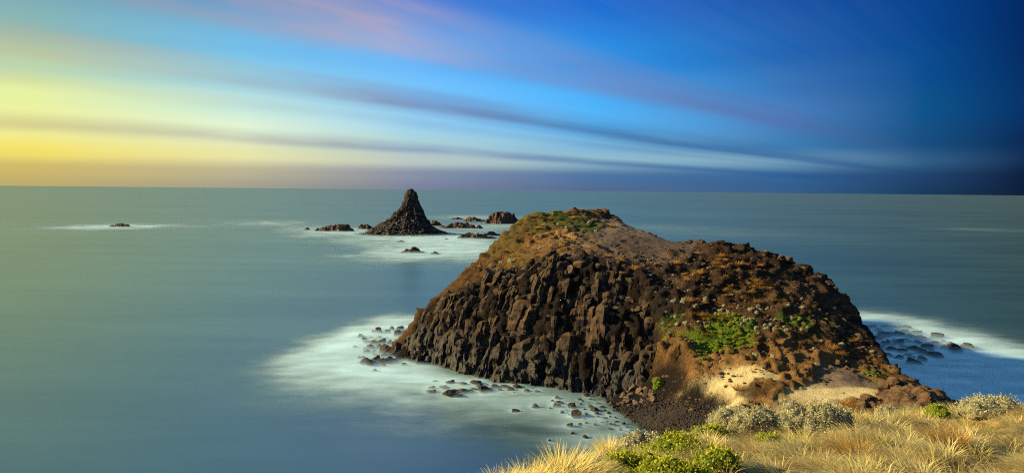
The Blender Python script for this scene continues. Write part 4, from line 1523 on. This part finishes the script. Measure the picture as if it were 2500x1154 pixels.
hx, hy = np.arange(-40, 50, 0.3), np.arange(-30, 44, 0.3)
HX, HY = np.meshgrid(hx, hy, indexing='ij')
HZ = np.maximum(hill_z(HX, HY), -2.0)
VH = np.stack([HX, HY, HZ], -1).reshape(-1, 3)
m_, h_ = new_mat('hill_soil')
geo = h_.n('ShaderNodeNewGeometry')
nn = h_.noise(geo.outputs['Position'], 2.5, 5, 0.65)
finish(h_, h_.ramp(nn, [(.3, (0.07, 0.052, 0.024, 1)), (.55, (0.20, 0.155, 0.065, 1)), (.75, (0.36, 0.28, 0.12, 1))]), 0.95, h_.bump(nn, 0.8, 0.15), 0.1)
FH = grid_faces(len(hx), len(hy))
obj('hillside', mesh_np('hillside', VH, FH, True, m_), kind='structure')

STRAW = [(0.86, 0.75, 0.33), (0.80, 0.69, 0.27), (0.88, 0.78, 0.38), (0.72, 0.58, 0.24), (0.76, 0.68, 0.34), (0.50, 0.39, 0.18)]
ROOT = [(0.42, 0.35, 0.13), (0.28, 0.27, 0.09), (0.44, 0.34, 0.13)]


def ground_hit(px, py):
    d = ray(px, py)
    Y = np.arange(6, 30, 0.04)
    X = d.x / d.y * Y
    zr = CAM_H + d.z / d.y * Y
    k = np.nonzero(zr < hill_z(X, Y))[0]
    k = k[0] if len(k) else np.argmin(np.abs(zr - hill_z(X, Y)))
    return np.array([X[k], Y[k], float(hill_z(X[k:k + 1], Y[k:k + 1])[0])])


# patches kept free for the bushes
KEEP = []
BUSH = [  # px, py of the base, rx, ry, rz, leaves, kind, label
    (1790, 1040, .55, .5, .46, 4200, 's', 'pale silvery cushion bush with yellow flowers left of the pair below the pale sand face'),
    (1845, 1040, .60, .5, .55, 4800, 's', 'taller pale silvery cushion bush below the pale sand face'),
    (1990, 1040, .95, .6, .55, 6500, 's', 'wide dome of silver cushion bush half in shade at the middle of the grass edge'),
    (2420, 1012, .85, .6, .50, 5500, 's', 'silver bush on the skyline of the grass at far right'),
    (1575, 1100, .52, .45, .40, 4200, 's', 'rounded silver grey bush beside the bright green shrub'),
    (1540, 1120, .35, .3, .34, 2400, 's', 'small silver bush in front of the rounded silver grey bush'),
    (2170, 1015, .45, .4, .28, 2000, 's', 'low grey bush in grass below the craggy outcrop'),
    (1475, 1175, .45, .4, .40, 2600, 's', 'dark grey green bush low on the left grass edge'),
    (1315, 1165, .22, .2, .24, 1200, 's', 'tiny pale bush among the left edge tussocks'),
    (1610, 1120, .75, .45, .22, 5200, 'g', 'bright green creeping shrub running down from the silver grey bush'),
    (1560, 1150, .70, .5, .22, 5200, 'g', 'bright green creeping shrub at the bottom edge left of the straw grass'),
    (1660, 1085, .55, .4, .30, 3600, 'g', 'dark green low shrub behind the creeping shrub'),
    (1735, 1085, .50, .4, .50, 4000, 'g', 'upright bright green bush right of the pebble beach view'),
    (1715, 1055, .30, .3, .30, 1800, 'g', 'small green bush behind the upright green bush'),
    (1690, 1118, .55, .4, .26, 3000, 'g', 'low yellow green shrub in the dip below the upright bush'),
    (1750, 1135, .35, .3, .24, 1600, 'g', 'small green sprig in straw grass below the upright bush'),
    (1640, 1175, .6, .4, .26, 3000, 'g', 'green creeping shrub at the bottom edge of the picture'),
    (1880, 1085, .30, .3, .22, 1200, 'g', 'dark green sprig in shaded grass below the silver bushes'),
    (2290, 1012, .30, .3, .26, 1000, 'g', 'tiny green shrub at the right end of the outcrop'),
]
for k, (px, py, rx, ry, rz, n, kd, lab) in enumerate(BUSH):
    p = ground_hit(px, py)
    KEEP.append((p[0], p[1], max(rx, ry) * (0.8 if kd == 's' else 0.9)))
    if kd == 's':
        V, F, C, cs, lr = leafy(rx, ry, rz, int(n * 1.6), .022, 80, SILV1, SILV2, 300 + k, 0.4, 0.30, 2.0, 1.45)
        C[RNG.uniform(0, 1, len(C) // 4).repeat(4) < 0.10] = (0.55, 0.48, 0.10)
        nm = 'silver_bush'
    else:
        V, F, C, cs, lr = leafy(rx, ry, rz, int(n * 1.3), .026, 44, (0.20, 0.24, 0.015), (0.50, 0.50, 0.04), 300 + k, 0.35, 0.36, 1.6, 1.5)
        nm = 'green_shrub'
    b = obj(nm, None, loc=(p[0], p[1], p[2] - 0.04), label=lab, cat='bush' if kd == 's' else 'shrub', group='bushes on the grassy hill')
    obj('foliage', mesh_np('foliage', V, F, False, M_LEAF, C), b)
    obj('branches', core_mesh(cs, lr, k, 0.88, M_TWIG if kd == 's' else M_GTWIG), b)

# named tussocks along the edge and in the sward
TUS = [(1238, 1185, .60, .16, 'straw', 'lone straw tussock at the far left end of the grass edge'), (1290, 1165, .55, .2, 'straw', 'second straw tussock from the left end of the grass edge'), (1312, 1150, .62, .2, 'straw', 'tall pale straw tussock blown over the sea on the left edge'), (1385, 1135, .75, .22, 'straw', 'tallest pale tussock standing against the water on the left edge'), (1430, 1125, .6, .2, 'straw', 'yellow tussock right of the tallest pale tussock'),
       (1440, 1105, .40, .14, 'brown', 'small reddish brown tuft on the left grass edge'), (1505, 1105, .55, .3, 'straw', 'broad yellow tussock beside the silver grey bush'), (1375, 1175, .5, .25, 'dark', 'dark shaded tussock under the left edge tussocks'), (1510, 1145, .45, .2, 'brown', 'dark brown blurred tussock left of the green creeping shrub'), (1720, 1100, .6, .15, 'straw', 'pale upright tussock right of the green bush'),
       (2085, 1120, .62, .22, 'orange', 'tall orange tussock in the middle of the sward'), (2010, 1130, .42, .10, 'orange', 'slim orange tussock left of the tall orange one'), (2320, 1085, .6, .25, 'orange', 'orange tinted tussock right of centre in the sward'), (2440, 1130, .7, .3, 'dark', 'dark brown leaning tussock near the right edge'), (1545, 1070, .5, .12, 'brown', 'reddish wisp of grass behind the rounded silver grey bush'), (1840, 1055, .55, .2, 'brown', 'brown tussock between the two silver bushes')]
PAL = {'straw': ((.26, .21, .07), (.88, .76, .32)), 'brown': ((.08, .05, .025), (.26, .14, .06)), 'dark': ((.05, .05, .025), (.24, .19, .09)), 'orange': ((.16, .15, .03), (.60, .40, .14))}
for k, (px, py, L, sprd, c, lab) in enumerate(TUS):
    p = ground_hit(px, py)
    L *= 0.8
    ln = (0.30, 0.1) if px < 1600 else (-0.35, 0.05)
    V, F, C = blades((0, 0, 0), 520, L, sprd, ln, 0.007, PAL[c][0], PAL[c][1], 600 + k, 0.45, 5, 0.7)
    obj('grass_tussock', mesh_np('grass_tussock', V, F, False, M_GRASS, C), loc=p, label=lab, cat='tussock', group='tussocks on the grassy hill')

# the sward itself
Vs, Fs, Cs, n0, nb = [], [], [], 0, 0
tn = 0
yv = 7.5
while yv < 26:
    xv = -4.0
    while xv < 20.5:
        x = xv + random.uniform(-.28, .28)
        y = yv + random.uniform(-.28, .28)
        xv += 0.50
        over = y - float(np.interp(x, BX, BY))
        if over > 1.2 or x > 0.74 * y + 3.0 or y < 8 and x < -3:
            continue
        if x < -0.35 * y:
            continue
        if any((x - a) ** 2 + (y - b) ** 2 < r_ * r_ for a, b, r_ in KEEP):
            continue
        q = float(fbm(np.array([[x * 0.5, y * 0.5, 9.0]]), 2)[0])
        sc_ = 1.0 + 0.5 * q
        q2 = float(fbm(np.array([[x * 1.1, y * 0.8, 4.0]]), 2)[0])
        ct = np.array(STRAW[tn % 6]) * min(1.12, max(0.62, 1.02 + 0.4 * q + 0.5 * q2))
        cr_ = ROOT[tn % 3]
        z = float(hill_z(np.array([x]), np.array([y]))[0])
        lx = -0.7 + 0.6 * q if x > 2.5 else -0.1 + 0.4 * q
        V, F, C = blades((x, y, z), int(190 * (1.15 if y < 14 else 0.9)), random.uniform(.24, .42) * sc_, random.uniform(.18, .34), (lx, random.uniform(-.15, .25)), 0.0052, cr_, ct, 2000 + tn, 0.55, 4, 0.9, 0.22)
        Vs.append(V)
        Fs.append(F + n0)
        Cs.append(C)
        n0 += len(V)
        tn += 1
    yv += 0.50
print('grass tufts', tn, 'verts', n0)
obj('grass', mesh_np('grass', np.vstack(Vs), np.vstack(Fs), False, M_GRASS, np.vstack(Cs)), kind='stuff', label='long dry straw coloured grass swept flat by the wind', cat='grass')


# ------------------------------------------------------------------ labels: single out the outermost and largest of look-alikes
from collections import defaultdict
bylab = defaultdict(list)
for o in COL.objects:
    if o.parent is None and 'category' in o.keys() and o.get('kind') is None:
        d = o.location - Vector((0, 0, CAM_H))
        w = max(d.dot(_f), 0.1)
        bylab[o['label']].append((d.dot(_r) / w, d.dot(_u) / w, max(o.scale) * 1.0, o))
for lab, L in bylab.items():
    if len(L) < 2:
        continue
    done = set()
    picks = [('leftmost', min(range(len(L)), key=lambda i: L[i][0])), ('rightmost', max(range(len(L)), key=lambda i: L[i][0]))]
    if len(L) > 2:
        picks.append(('topmost', max(range(len(L)), key=lambda i: L[i][1])))
    if len(L) > 3:
        picks.append(('lowest', min(range(len(L)), key=lambda i: L[i][1])))
    for word, i in picks:
        if i not in done:
            done.add(i)
            L[i][3]['label'] = word + ' ' + lab
    if len(L) > 14:       # the rest by their corner of the cluster
        xs = sorted(e[0] for e in L)
        ys = sorted(e[1] for e in L)
        n = len(L)
        for i, e in enumerate(L):
            if i in done:
                continue
            hv = 'left hand' if e[0] < xs[n // 3] else ('right hand' if e[0] > xs[2 * n // 3] else 'middle')
            vv = 'lower' if e[1] < ys[n // 3] else ('upper' if e[1] > ys[2 * n // 3] else '')
            w = (vv + ' ' + hv).strip()
            if len((w + ' ' + lab).split()) > 16:
                w = vv or hv.split()[0]
            e[3]['label'] = w + ' ' + lab
